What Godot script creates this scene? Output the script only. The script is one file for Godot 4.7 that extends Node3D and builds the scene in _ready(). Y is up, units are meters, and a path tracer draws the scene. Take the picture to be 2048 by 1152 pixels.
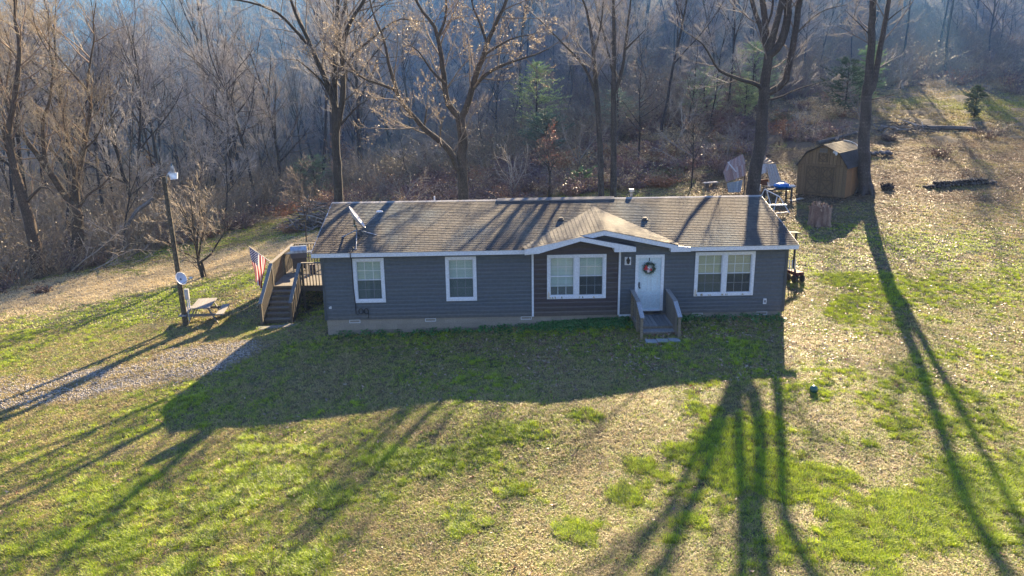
extends Node3D

# ---------------------------------------------------------------- mesh building
class MB:
	var v := PackedVector3Array()
	var n := PackedVector3Array()
	var c := PackedColorArray()
	var t := PackedVector2Array()
	var ix := PackedInt32Array()

	func tri(a: Vector3, b: Vector3, d: Vector3, col: Color) -> void:
		var k := v.size()
		var nn := (b - a).cross(d - a).normalized()
		v.append_array([a, b, d])
		n.append_array([nn, nn, nn])
		c.append_array([col, col, col])
		t.append_array([Vector2(0, 1), Vector2(1, 1), Vector2(1, 0)])
		ix.append_array([k, k + 2, k + 1])

	# corners counter-clockwise as seen from outside
	func quad(a: Vector3, b: Vector3, d: Vector3, e: Vector3, col: Color) -> void:
		var k := v.size()
		var nn := (d - a).cross(e - b).normalized()
		v.append_array([a, b, d, e])
		n.append_array([nn, nn, nn, nn])
		c.append_array([col, col, col, col])
		t.append_array([Vector2(0, 1), Vector2(1, 1), Vector2(1, 0), Vector2(0, 0)])
		ix.append_array([k, k + 2, k + 1, k, k + 3, k + 2])

	func box(m: Vector3, s: Vector3, col: Color, bs := Basis.IDENTITY) -> void:
		var x := bs.x * s.x * 0.5
		var y := bs.y * s.y * 0.5
		var z := bs.z * s.z * 0.5
		quad(m - x - y + z, m + x - y + z, m + x + y + z, m - x + y + z, col)
		quad(m + x - y - z, m - x - y - z, m - x + y - z, m + x + y - z, col)
		quad(m + x - y + z, m + x - y - z, m + x + y - z, m + x + y + z, col)
		quad(m - x - y - z, m - x - y + z, m - x + y + z, m - x + y - z, col)
		quad(m - x + y + z, m + x + y + z, m + x + y - z, m - x + y - z, col)
		quad(m - x - y - z, m + x - y - z, m + x - y + z, m - x - y + z, col)

	# a beam from a to b, w wide and h high
	func bar(a: Vector3, b: Vector3, w: float, h: float, col: Color, up := Vector3.UP) -> void:
		var f := (b - a).normalized()
		if absf(f.dot(up)) > 0.98:
			up = Vector3(0, 0, 1)
		var r := up.cross(f).normalized()
		box((a + b) * 0.5, Vector3(w, h, (b - a).length()), col, Basis(r, f.cross(r), f))

	func tube(p: PackedVector3Array, r0: float, r1: float, sides: int, col: Color, cap := false) -> void:
		var m := p.size()
		if m < 2:
			return
		var k := v.size()
		var f := (p[1] - p[0]).normalized()
		var s := f.cross(Vector3(0.31, 0.2, 0.93)).normalized()
		for i in m:
			var g := (p[mini(i + 1, m - 1)] - p[maxi(i - 1, 0)]).normalized()
			s = (s - g * s.dot(g)).normalized()
			var q := g.cross(s)
			var r := lerpf(r0, r1, float(i) / (m - 1))
			for j in sides:
				var a := TAU * j / sides
				var d := s * cos(a) + q * sin(a)
				v.append(p[i] + d * r)
				n.append(d)
				c.append(col if sides < 7 else tint_of(col, 1.0 + 0.35 * sin(i * 2.7 + j * 12.9 + p[i].x * 7.0) * sin(j * 5.1 + p[i].y * 3.3)))
				t.append(Vector2(float(j) / sides, i))
		for i in m - 1:
			for j in sides:
				var a := k + i * sides + j
				var b := k + i * sides + (j + 1) % sides
				ix.append_array([a, a + sides, b, b, a + sides, b + sides])
		if cap:
			for e in 2:
				var at := p[0] if e == 0 else p[m - 1]
				var g := (p[0] - p[1]).normalized() if e == 0 else (p[m - 1] - p[m - 2]).normalized()
				var o := v.size()
				v.append(at)
				n.append(g)
				c.append(col)
				t.append(Vector2.ZERO)
				for j in sides:
					v.append(v[k + (0 if e == 0 else (m - 1) * sides) + j])
					n.append(g)
					c.append(col)
					t.append(Vector2.ZERO)
				for j in sides:
					var a := o + 1 + j
					var b := o + 1 + (j + 1) % sides
					if e == 0:
						ix.append_array([o, a, b])
					else:
						ix.append_array([o, b, a])

	func tint_of(q: Color, k: float) -> Color:
		return Color(q.r * k, q.g * k, q.b * k)

	# a flat outline in the plane x, y (counter-clockwise seen from +z) made dz thick, put through the transform
	func slab(o: PackedVector2Array, z0: float, z1: float, col: Color, xf := Transform3D.IDENTITY) -> void:
		var tr := Geometry2D.triangulate_polygon(o)
		for i in range(0, tr.size(), 3):
			var a := o[tr[i]]
			var b := o[tr[i + 1]]
			var d := o[tr[i + 2]]
			if (b - a).cross(d - a) < 0:
				var sw := b
				b = d
				d = sw
			tri(xf * Vector3(a.x, a.y, z1), xf * Vector3(b.x, b.y, z1), xf * Vector3(d.x, d.y, z1), col)
			tri(xf * Vector3(a.x, a.y, z0), xf * Vector3(d.x, d.y, z0), xf * Vector3(b.x, b.y, z0), col)
		for i in o.size():
			var a := o[i]
			var b := o[(i + 1) % o.size()]
			quad(xf * Vector3(a.x, a.y, z0), xf * Vector3(b.x, b.y, z0), xf * Vector3(b.x, b.y, z1), xf * Vector3(a.x, a.y, z1), col)

	# a ball squashed to the half sizes s, its skin pushed in and out by rough
	func ball(m: Vector3, s: Vector3, rings: int, cols: int, col: Color, rough := 0.0, sd := 1) -> void:
		var k := v.size()
		var rg := RandomNumberGenerator.new()
		rg.seed = sd
		for i in rings + 1:
			for j in cols:
				var a := PI * i / rings
				var b := TAU * j / cols
				var d := Vector3(sin(a) * cos(b), cos(a), sin(a) * sin(b))
				v.append(m + d * s * (1.0 + rough * rg.randf_range(-1, 1)))
				n.append((d / s).normalized())
				c.append(col)
				t.append(Vector2(float(j) / cols, float(i) / rings))
		for i in rings:
			for j in cols:
				var a := k + i * cols + j
				var b := k + i * cols + (j + 1) % cols
				ix.append_array([a, a + cols, b, b, a + cols, b + cols])

	func flip() -> void:
		for i in range(0, ix.size(), 3):
			var a := ix[i + 1]
			ix[i + 1] = ix[i + 2]
			ix[i + 2] = a

	func add(o: MB, xf: Transform3D) -> void:
		var k := v.size()
		for i in o.v.size():
			v.append(xf * o.v[i])
			n.append((xf.basis * o.n[i]).normalized())
		c.append_array(o.c)
		t.append_array(o.t)
		for i in o.ix:
			ix.append(k + i)

	func mesh(m: Material) -> ArrayMesh:
		var a := []
		a.resize(Mesh.ARRAY_MAX)
		a[Mesh.ARRAY_VERTEX] = v
		a[Mesh.ARRAY_NORMAL] = n
		a[Mesh.ARRAY_COLOR] = c
		a[Mesh.ARRAY_TEX_UV] = t
		a[Mesh.ARRAY_INDEX] = ix
		var r := ArrayMesh.new()
		r.add_surface_from_arrays(Mesh.PRIMITIVE_TRIANGLES, a)
		r.surface_set_material(0, m)
		return r

var M := {}
var used := {}
var rng := RandomNumberGenerator.new()

func V(x: float, y: float, z: float) -> Vector3:
	return Vector3(x, y, z)

func numbered(called: String) -> String:
	var k: int = used.get(called, 0)
	used[called] = k + 1
	return called if k == 0 else "%s_%03d" % [called, k]

func tag(o: Node, label: String, category: String, group := "") -> void:
	o.set_meta("label", label)
	o.set_meta("category", category)
	if group:
		o.set_meta("group", group)

func thing(called: String, label: String, category: String, at := Vector3.ZERO, turn := 0.0, group := "") -> Node3D:
	var o := Node3D.new()
	o.name = numbered(called)
	add_child(o)
	o.position = at
	o.rotation.y = turn
	tag(o, label, category, group)
	return o

func put(called: String, me: Mesh, parent: Node, label := "") -> MeshInstance3D:
	var o := MeshInstance3D.new()
	o.mesh = me
	o.name = called
	parent.add_child(o, true)
	if label:
		o.set_meta("label", label)
	return o

func part(called: String, mb: MB, m: Material, parent: Node, label := "") -> MeshInstance3D:
	return put(called, mb.mesh(m), parent, label)

func single(called: String, mb: MB, m: Material, label: String, category: String, at := Vector3.ZERO, turn := 0.0, group := "") -> MeshInstance3D:
	var o := put(numbered(called), mb.mesh(m), self)
	o.position = at
	o.rotation.y = turn
	tag(o, label, category, group)
	return o

func many(called: String, me: Mesh, buf: PackedFloat32Array, parent: Node = self, kind := "stuff") -> MultiMeshInstance3D:
	var mm := MultiMesh.new()
	mm.transform_format = MultiMesh.TRANSFORM_3D
	mm.use_colors = true
	mm.mesh = me
	mm.instance_count = buf.size() / 16
	mm.buffer = buf
	var o := MultiMeshInstance3D.new()
	o.multimesh = mm
	o.name = called
	parent.add_child(o, true)
	o.set_meta("kind", kind)
	return o

func slot(buf: PackedFloat32Array, at: Vector3, bs: Basis, col: Color) -> void:
	buf.append_array([bs.x.x, bs.y.x, bs.z.x, at.x, bs.x.y, bs.y.y, bs.z.y, at.y, bs.x.z, bs.y.z, bs.z.z, at.z, col.r, col.g, col.b, 1.0])

func tint(col: Color, k: float) -> Color:
	return Color(col.r * k, col.g * k, col.b * k)

func wob(col: Color, k := 0.15) -> Color:
	return tint(col, 1.0 + rng.randf_range(-k, k))

# ---------------------------------------------------------------- materials
func noise(sd: int, freq: float, oct := 4, kind := FastNoiseLite.TYPE_SIMPLEX_SMOOTH) -> FastNoiseLite:
	var f := FastNoiseLite.new()
	f.seed = sd
	f.frequency = freq
	f.fractal_octaves = oct
	f.noise_type = kind
	return f

func speckle(sd: int, freq: float, lo: float, hi: float, size := 256, oct := 4, kind := FastNoiseLite.TYPE_SIMPLEX_SMOOTH, stretch := 1) -> ImageTexture:
	var im := noise(sd, freq, oct, kind).get_seamless_image(size, size / stretch)
	im.convert(Image.FORMAT_L8)
	var b := im.get_data()
	for i in b.size():
		b[i] = int(clampf(lerpf(lo, hi, b[i] / 255.0), 0, 1) * 255.0)
	im = Image.create_from_data(size, size / stretch, false, Image.FORMAT_L8, b)
	im.convert(Image.FORMAT_RGB8)
	return ImageTexture.create_from_image(im)

func mat(called: String, rough: float, tex: Texture2D = null, scale := Vector3.ONE, bump := 0.0, bumptex: Texture2D = null, metal := 0.0) -> StandardMaterial3D:
	var m := StandardMaterial3D.new()
	m.resource_name = called
	m.vertex_color_use_as_albedo = true
	m.roughness = rough
	m.metallic = metal
	if tex:
		m.albedo_texture = tex
	if tex or bumptex:
		m.uv1_triplanar = true
		m.uv1_world_triplanar = true
		m.uv1_scale = scale
	if bump > 0.0:
		m.heightmap_enabled = true
		m.heightmap_texture = bumptex if bumptex else tex
		m.heightmap_scale = bump
	M[called] = m
	return m

func materials() -> void:
	var fine := speckle(3, 0.06, 0.55, 1.0)
	var mid := speckle(5, 0.02, 0.6, 1.0)
	var faint := speckle(5, 0.05, 0.86, 1.0)
	var grit := speckle(7, 0.25, 0.45, 1.0, 256, 2)
	var litter := speckle(11, 0.09, 0.3, 1.0, 512, 3, FastNoiseLite.TYPE_CELLULAR)
	var streak := speckle(13, 0.03, 0.5, 1.0, 256, 5)
	mat("plain", 0.7)
	mat("paint", 0.5, faint, V(0.9, 0.9, 0.9))
	mat("vinyl", 0.5, faint, V(0.5, 0.5, 0.5))
	mat("wood", 0.85, streak, V(2.5, 2.5, 2.5), 0.4)
	mat("bark", 0.95, speckle(17, 0.05, 0.25, 1.0, 256, 4, FastNoiseLite.TYPE_CELLULAR), V(2.6, 0.7, 2.6), 4.0)
	mat("twig", 0.9)
	mat("shingle", 0.95, grit, V(2.3, 2.3, 2.3), 0.3)
	mat("concrete", 0.95, grit, V(0.8, 0.8, 0.8), 0.4)
	mat("metal", 0.35, mid, V(1, 1, 1), 0.0, null, 0.7)
	mat("rust", 0.8, fine, V(1.3, 1.3, 1.3), 0.3, null, 0.2)
	mat("stone", 0.9, fine, V(1.1, 1.1, 1.1), 1.0)
	mat("soil", 1.0, litter, V(0.45, 0.45, 0.45), 2.5)
	mat("gloss", 0.25)
	mat("cloth", 0.9)
	for k in ["grass", "leaf"]:
		var m := mat(k, 0.55)
		m.backlight_enabled = true
		m.backlight = Color(1, 1, 1) * (0.9 if k == "grass" else 0.6)
		m.cull_mode = BaseMaterial3D.CULL_DISABLED
	M.cloth.cull_mode = BaseMaterial3D.CULL_DISABLED
	M.cloth.backlight_enabled = true
	M.cloth.backlight = Color(0.7, 0.7, 0.7)
	var sc := StandardMaterial3D.new()
	sc.resource_name = "insect_screen"
	sc.transparency = BaseMaterial3D.TRANSPARENCY_ALPHA
	sc.albedo_color = Color(0.16, 0.2, 0.22, 0.5)
	sc.roughness = 0.8
	M["screen"] = sc
	var g := StandardMaterial3D.new()
	g.resource_name = "glass"
	g.transparency = BaseMaterial3D.TRANSPARENCY_ALPHA
	g.albedo_color = Color(0.85, 0.95, 0.93, 0.1)
	g.roughness = 0.04
	M["glass"] = g

# ---------------------------------------------------------------- the lie of the land
func soft(x: float, a: float) -> float:
	return 0.0 if x <= 0.0 else x * x / (x + a)

func land(x: float, z: float) -> float:
	var a := clampf(x, -24, 34) / 20.0
	var b := clampf(z, -28, 12) / 20.0
	var y := -0.7658 + 1.0388 * a - 0.0025 * b - 0.0326 * a * a - 1.0078 * a * b + 0.2031 * b * b
	y += -0.2338 * a * a * a - 0.2669 * a * a * b - 0.0976 * a * b * b + 0.0409 * b * b * b
	y += 0.17 * exp(-(x * x + z * z) / 9.0) - 0.11 * exp(-((x - 17) * (x - 17) + z * z) / 12.0) - 0.25 * exp(-((x + 2.7) * (x + 2.7) + (z + 3.5) * (z + 3.5)) / 5.0)
	y += 0.34 * exp(-pow((x - 7.0) / 3.6, 2) - pow((z - 8.0) / 2.2, 2)) + 0.2 * exp(-pow((x - 14.5) / 4.0, 2) - pow((z - 6.3) / 3.0, 2))
	var u := -z
	var w := smoothstep(-12.0, 22.0, x)
	y += w * 0.17 * soft(u - 26.0, 8.0) - (1.0 - w) * 0.03 * clampf(u - 28.0, 0, 20)
	return y + (0.12 + 0.07 * (1.0 - w)) * soft(u - 62.0, 25.0)

func on(x: float, z: float, up := 0.0) -> Vector3:
	return Vector3(x, land(x, z) + up, z)

# how far behind the house a line lies, given at some places along x
func along(x: float, xs: Array, us: Array) -> float:
	if x <= xs[0]:
		return us[0]
	for i in xs.size() - 1:
		if x < xs[i + 1]:
			return lerpf(us[i], us[i + 1], (x - xs[i]) / (xs[i + 1] - xs[i]))
	return us[-1]

func wood_edge(x: float) -> float:
	return along(x, [-40, -25, -20, -14, -8, 0, 8, 15, 22, 30, 40, 60], [6, 9, 15, 27, 35, 37, 37, 38, 39, 43, 50, 54])

func brush_edge(x: float) -> float:
	return along(x, [-40, -25, -19, -13, -8, -3, 3, 10, 16, 22, 28, 36, 45, 60], [4, 7, 13, 24, 31, 27, 22, 22, 24, 25, 29, 36, 52, 52])

var n_green: FastNoiseLite
var n_fine: FastNoiseLite
var n_dirt: FastNoiseLite
# bright clumps of tall grass: x, z, radius
var clumps := [V(12.0, 9.5, 0.9), V(12.9, 10.6, 0.9), V(11.8, 11.4, 0.7), V(2.1, 11.7, 0.6), V(2.2, 14.0, 0.5), V(9.7, 10.7, 0.35), V(6.6, 11.7, 0.35), V(9.1, 12.0, 0.35), V(14.1, 11.5, 0.5), V(16.9, 12.4, 0.8), V(13.3, 14.2, 1.0), V(17.8, 11.5, 0.9), V(5.5, 13.0, 0.4), V(4.6, 10.4, 0.6), V(11.9, 8.0, 0.5), V(7.9, 13.3, 0.5), V(15.0, 12.8, 0.7), V(10.4, 13.2, 0.3), V(3.6, 9.9, 0.4), V(1.0, 10.6, 0.3), V(6.9, 9.2, 0.5), V(17.0, 8.9, 0.4), V(19.0, 6.0, 0.5), V(22.0, -3.5, 0.7), V(24.5, -2.0, 0.6), V(20.6, -3.0, 0.35), V(26.0, -6.0, 0.9), V(28.5, -8.0, 1.0), V(11.0, 10.2, 0.6), V(13.6, 8.9, 0.5), V(0.0, 13.2, 0.25), V(8.6, 8.4, 0.4)]

func drive(x: float, z: float) -> float:  # 1 in the middle of the gravel drive, 0 off it
	var p := Vector2(x, z)
	var q := Geometry2D.get_closest_point_to_segment(p, Vector2(-3.6, 1.2), Vector2(-18, 7.6))
	var d := p.distance_to(q)
	var k := 1.0 - smoothstep(0.8, 2.3, d + n_fine.get_noise_2d(x * 0.5, z * 0.5) * 1.2)
	return k * (1.0 - 0.55 * exp(-pow(d / 0.4, 2)))   # two worn tracks, a grown middle

func dry_line(x: float) -> float:
	return along(x, [-20, -13, -9, -5], [-10.2, -12.0, -15.5, -19.0])

func green(x: float, z: float) -> float:  # share of living grass
	var g := 0.53 + n_green.get_noise_2d(x, z) * 0.5 + n_fine.get_noise_2d(x, z) * 0.35 + n_fine.get_noise_2d(x * 4.0, z * 4.0) * 0.4
	for k in clumps:
		var d: float = Vector2(x - k.x, z - k.y).length() / (k.z * 0.85)
		if d < 4.0:
			g += 0.22 * exp(-d * d / 4.0)
		if d < 1.6:
			g += 0.8 * (1.0 - smoothstep(0.1, 1.5, d + n_fine.get_noise_2d(x * 2, z * 2) * 1.1 + n_fine.get_noise_2d(x * 7, z * 7) * 0.6))
	if x < 1.0:   # a green band and a pale dry one across the field beyond the light pole
		var w := 1.0 - smoothstep(-3.0, 1.0, x)
		var s := z - dry_line(x)
		g += w * (0.5 * exp(-pow((s - 7.0) / 3.2, 2)) - 0.9 * exp(-pow(s / 3.4, 2)))
	g += 0.3 * smoothstep(17.0, 20.0, x) * exp(-pow((z + 3.0) / 5.0, 2)) + 0.16 * (1.0 - smoothstep(0.0, 5.0, x)) * smoothstep(6.0, 9.0, z)
	g += 0.5 * exp(-pow((x - 9.5) / 2.2, 2) - pow((z - 0.5) / 0.5, 2))
	if x > 16.0:
		g -= 0.12 * smoothstep(16.0, 20.0, x) * (1.0 - smoothstep(4.0, 9.0, z))
		g -= 0.2 * smoothstep(12.0, 18.0, -z)
	g += 0.12 * smoothstep(17.0, 20.0, x) * smoothstep(-12.0, -8.0, z)
	g -= drive(x, z) * 0.9
	return clampf(g, 0, 1)

func soil_color(x: float, z: float) -> Color:
	var u := -z
	var d := n_dirt.get_noise_2d(x, z)
	var dry := Color(0.29, 0.22, 0.11).lerp(Color(0.18, 0.13, 0.07), clampf(0.45 + d * 0.9, 0, 1))
	var col := dry.lerp(Color(0.12, 0.14, 0.03), green(x, z) * 0.75)
	if x < -2.0:
		col = col.lerp(Color(0.5, 0.4, 0.24), exp(-pow((z - dry_line(x)) / 3.0, 2)) * (1.0 - smoothstep(-5.0, -2.0, x)) * 0.9)
	if x > 20.0:
		col = col.lerp(Color(0.17, 0.115, 0.065), smoothstep(-11.0, -17.0, z) * 0.7)
	var dr := drive(x, z)
	col = col.lerp(Color(0.3, 0.265, 0.21), dr * 0.85)
	if u > 5.0 or x < -14.0:
		var w := smoothstep(-4.0, 4.0, u - brush_edge(x) + d * 6.0)
		col = col.lerp(Color(0.24, 0.145, 0.085).lerp(Color(0.4, 0.27, 0.14), clampf(0.5 + d, 0, 1)), w)
	return col
# ---------------------------------------------------------------- the house
const LONG := 17.07
const DEEP := 8.1
const EAVE := 2.6
const RIDGE := 3.757
const SLOPE := 0.2657

# lapped boards on a wall: o its corner, r along it, f out of it; ops are openings [x0, x1, y0, y1]; lim gives the span at a height
func lap(called: String, parent: Node, m: Material, o: Vector3, r: Vector3, f: Vector3, x0: float, x1: float, y0: float, y1: float, e: float, ops: Array, col: Color, lim = null) -> void:
	var k := 0
	while y0 + k * e < y1 - 0.01:
		var ya := y0 + k * e
		var yb := minf(ya + e, y1)
		var cuts := [ya, yb]
		var seam := fposmod(k * 1.47, 3.66) + 0.4
		for p in ops:
			for y in [p[2], p[3]]:
				if y > ya + 0.005 and y < yb - 0.005:
					cuts.append(y)
		cuts.sort()
		var boards := []   # [from, to, shape], one for each unbroken length
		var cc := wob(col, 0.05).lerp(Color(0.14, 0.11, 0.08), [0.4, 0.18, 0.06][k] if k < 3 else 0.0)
		for i in cuts.size() - 1:
			var a: float = cuts[i]
			var b: float = cuts[i + 1]
			if b - a < 0.002:
				continue
			var spans := [[x0, x1]]
			for p in ops:
				if p[2] < (a + b) * 0.5 and p[3] > (a + b) * 0.5:
					var nxt := []
					for s in spans:
						if p[1] <= s[0] or p[0] >= s[1]:
							nxt.append(s)
							continue
						if p[0] > s[0]:
							nxt.append([s[0], p[0]])
						if p[1] < s[1]:
							nxt.append([p[1], s[1]])
					spans = nxt
			var joined := spans
			spans = []
			for s in joined:
				var from: float = s[0]
				var q := seam
				while q < s[1] - 0.3:
					if q > from + 0.3:
						spans.append([from, q - 0.002])
						from = q + 0.002
					q += 3.66
				spans.append([from, s[1]])
			var la := [x0, x1]
			var lb := [x0, x1]
			if lim != null:
				la = lim.call(a)
				lb = lim.call(b)
			# each board stands proud below and slants back near its top
			var levels := [a, b]
			var bend := ya + e * 0.68
			if bend > a + 0.004 and bend < b - 0.004:
				levels = [a, bend, b]
			var dep := func(y: float) -> float: return 0.022 if y <= bend else lerpf(0.022, 0.003, (y - bend) / (ya + e - bend))
			var da: float = dep.call(a)
			for s in spans:
				var a0 := maxf(s[0], la[0])
				var a1 := minf(s[1], la[1])
				var b0 := maxf(s[0], lb[0])
				var b1 := minf(s[1], lb[1])
				if a1 - a0 < 0.01:
					continue
				if b1 < b0:
					b0 = (b0 + b1) * 0.5
					b1 = b0
				var mb: MB = null
				for bo in boards:
					if s[0] < bo[1] and s[1] > bo[0]:
						mb = bo[2]
						break
				if mb == null:
					mb = MB.new()
					boards.append([s[0], s[1], mb])
				for q in levels.size() - 1:
					var p: float = levels[q]
					var w: float = levels[q + 1]
					var kp := (p - a) / (b - a)
					var kw := (w - a) / (b - a)
					var fp: Vector3 = f * dep.call(p)
					var fw: Vector3 = f * dep.call(w)
					mb.quad(o + r * lerpf(a0, b0, kp) + V(0, p, 0) + fp, o + r * lerpf(a1, b1, kp) + V(0, p, 0) + fp, o + r * lerpf(a1, b1, kw) + V(0, w, 0) + fw, o + r * lerpf(a0, b0, kw) + V(0, w, 0) + fw, cc)
				if i == 0:
					mb.quad(o + r * a0 + V(0, a, 0), o + r * a1 + V(0, a, 0), o + r * a1 + V(0, a, 0) + f * da, o + r * a0 + V(0, a, 0) + f * da, tint(cc, 0.7))  # underside darkened: the lap's shade line is put into its colour
		for bo in boards:
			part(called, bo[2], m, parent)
		k += 1

func rails(mb: MB, x0: float, x1: float, y0: float, y1: float, z: float, w: float, d: float, col: Color) -> void:
	mb.box(V((x0 + x1) / 2, y1 - w / 2, z), V(x1 - x0, w, d), col)
	mb.box(V((x0 + x1) / 2, y0 + w / 2, z), V(x1 - x0, w, d), col)
	mb.box(V(x0 + w / 2, (y0 + y1) / 2, z), V(w, y1 - y0 - 2 * w, d), col)
	mb.box(V(x1 - w / 2, (y0 + y1) / 2, z), V(w, y1 - y0 - 2 * w, d), col)

func window(house: Node, x0: float, x1: float, units: int, look: Array, label: String, stains := 0) -> void:
	var y0 := 0.655
	var y1 := 2.332
	var white := Color(0.72, 0.74, 0.76)
	var w := Node3D.new()
	w.name = "window"
	house.add_child(w, true)
	w.set_meta("label", label)
	var f := MB.new()
	rails(f, x0, x1, y0, y1, 0.03, 0.105, 0.05, white)
	rails(f, x0 + 0.085, x1 - 0.085, y0 + 0.085, y1 - 0.085, -0.02, 0.05, 0.09, tint(white, 0.95))
	if units == 2:
		f.box(V((x0 + x1) / 2, (y0 + y1) / 2, 0.012), V(0.17, y1 - y0 - 0.19, 0.075), white)
		f.box(V((x0 + x1) / 2, (y0 + y1) / 2, 0.052), V(0.05, y1 - y0 - 0.19, 0.012), white)
	part("frame", f, M.paint, w)
	if stains:
		var s := MB.new()
		for i in stains:
			var a := rng.randf()
			var px := x0 + 0.06 + pow(a, 2.0) * (x1 - x0) * 0.8
			var sz := rng.randf_range(0.02, 0.09)
			s.slab(PackedVector2Array([Vector2(px, y0 + 0.02), Vector2(px + sz, y0 + 0.01), Vector2(px + sz * 0.8, y0 + rng.randf_range(0.05, 0.1)), Vector2(px + sz * 0.2, y0 + rng.randf_range(0.05, 0.12))]), 0.0555, 0.0575, [Color(0.33, 0.27, 0.16), Color(0.45, 0.36, 0.22), Color(0.2, 0.2, 0.13)][i % 3])
		s.slab(PackedVector2Array([Vector2(x0 + 0.01, y0 + 0.02), Vector2(x0 + 0.1, y0 + 0.02), Vector2(x0 + 0.09, y0 + 0.24), Vector2(x0 + 0.03, y0 + 0.3)]), 0.0553, 0.0563, Color(0.58, 0.5, 0.38))
		part("stain", s, M.plain, w)
	var span := (x1 - x0 - 0.21 - (0.17 if units == 2 else 0.0)) / units
	for k in units:
		var a := x0 + 0.105 + k * (span + 0.17)
		var b := a + span
		var mid := (y0 + y1) / 2 + 0.01
		for h in 2:
			var lo := mid - 0.02 if h == 0 else y0 + 0.105
			var hi := y1 - 0.105 if h == 0 else mid + 0.02
			var z := -0.02 if h == 0 else -0.008
			var sa := MB.new()
			rails(sa, a, b, lo, hi, z, 0.035, 0.03, white)
			part("sash", sa, M.paint, w)
			var mu := MB.new()
			for i in [1, 2]:
				mu.box(V(lerpf(a, b, i / 3.0), (lo + hi) / 2, z - 0.012), V(0.02, hi - lo - 0.07, 0.008), white)
			mu.box(V((a + b) / 2, (lo + hi) / 2, z - 0.0125), V(b - a - 0.07, 0.02, 0.006), white)
			part("muntin", mu, M.paint, w)
			for i in 3:
				for j in 2:
					var g := MB.new()
					var p := lerpf(a + 0.03, b - 0.03, i / 3.0)
					var q := lerpf(a + 0.03, b - 0.03, (i + 1) / 3.0)
					var yl := lerpf(lo + 0.03, hi - 0.03, j / 2.0)
					var yh := lerpf(lo + 0.03, hi - 0.03, (j + 1) / 2.0)
					g.quad(V(p, yl, z), V(q, yl, z), V(q, yh, z), V(p, yh, z), Color.WHITE)
					part("pane", g, M.glass, w)
		if look[k].size() > 2:
			var scr := MB.new()
			scr.quad(V(a + 0.02, y0 + 0.12, 0.009), V(b - 0.02, y0 + 0.12, 0.009), V(b - 0.02, mid, 0.009), V(a + 0.02, mid, 0.009), Color.WHITE)
			part("insect_screen", scr, M.screen, w)
		var drop: float = look[k][0]
		var shade: Color = look[k][1]
		var bl := MB.new()
		var y := y1 - 0.11
		var step := 0.028
		while y > y0 + 0.1 + drop * (y1 - y0 - 0.2):
			bl.bar(V(a, y, -0.095), V(b, y, -0.095), 0.003, 0.027, wob(shade, 0.06), V(0, 1, 0.45).normalized())
			y -= step
		bl.box(V((a + b) / 2, y1 - 0.11, -0.095), V(b - a, 0.04, 0.035), shade)
		part("blind", bl, M.plain, w)

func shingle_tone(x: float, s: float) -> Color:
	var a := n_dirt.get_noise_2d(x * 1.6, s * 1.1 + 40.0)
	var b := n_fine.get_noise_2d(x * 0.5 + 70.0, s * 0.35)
	var col := Color(0.185, 0.16, 0.125).lerp(Color(0.115, 0.145, 0.15), clampf(0.5 + b * 2.4, 0, 1))  # blue-grey and tan blotches: stains, and partly tree shade put into the colour
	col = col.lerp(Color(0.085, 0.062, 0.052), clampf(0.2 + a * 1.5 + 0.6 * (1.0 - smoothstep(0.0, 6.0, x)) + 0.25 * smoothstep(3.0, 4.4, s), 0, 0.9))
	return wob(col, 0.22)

# one course of tabs: lower edge a0-a1, upper edge b0-b1, up = the slope's normal
func course(mb: MB, a0: Vector3, a1: Vector3, b0: Vector3, b1: Vector3, up: Vector3, tone: Callable, skip = null, tab := 0.16) -> void:
	var wide := a0.distance_to(a1)
	var k := maxi(1, int(wide / tab))
	var off := rng.randf()
	for i in k + 1:
		var p := clampf((i - off) / k, 0, 1)
		var q := clampf((i + 1 - off) / k - 0.05 / k, 0, 1)
		if q - p < 0.001:
			continue
		var m := a0.lerp(a1, (p + q) / 2)
		if skip != null and skip.call(m):
			continue
		var h := up * (0.014 + rng.randf() * 0.004)
		var col: Color = tone.call(m)
		var l0 := a0.lerp(a1, p)
		var l1 := a0.lerp(a1, q)
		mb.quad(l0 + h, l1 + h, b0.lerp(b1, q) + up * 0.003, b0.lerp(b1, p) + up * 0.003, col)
		mb.quad(l0, l1, l1 + h, l0 + h, tint(col, 0.6))

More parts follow.
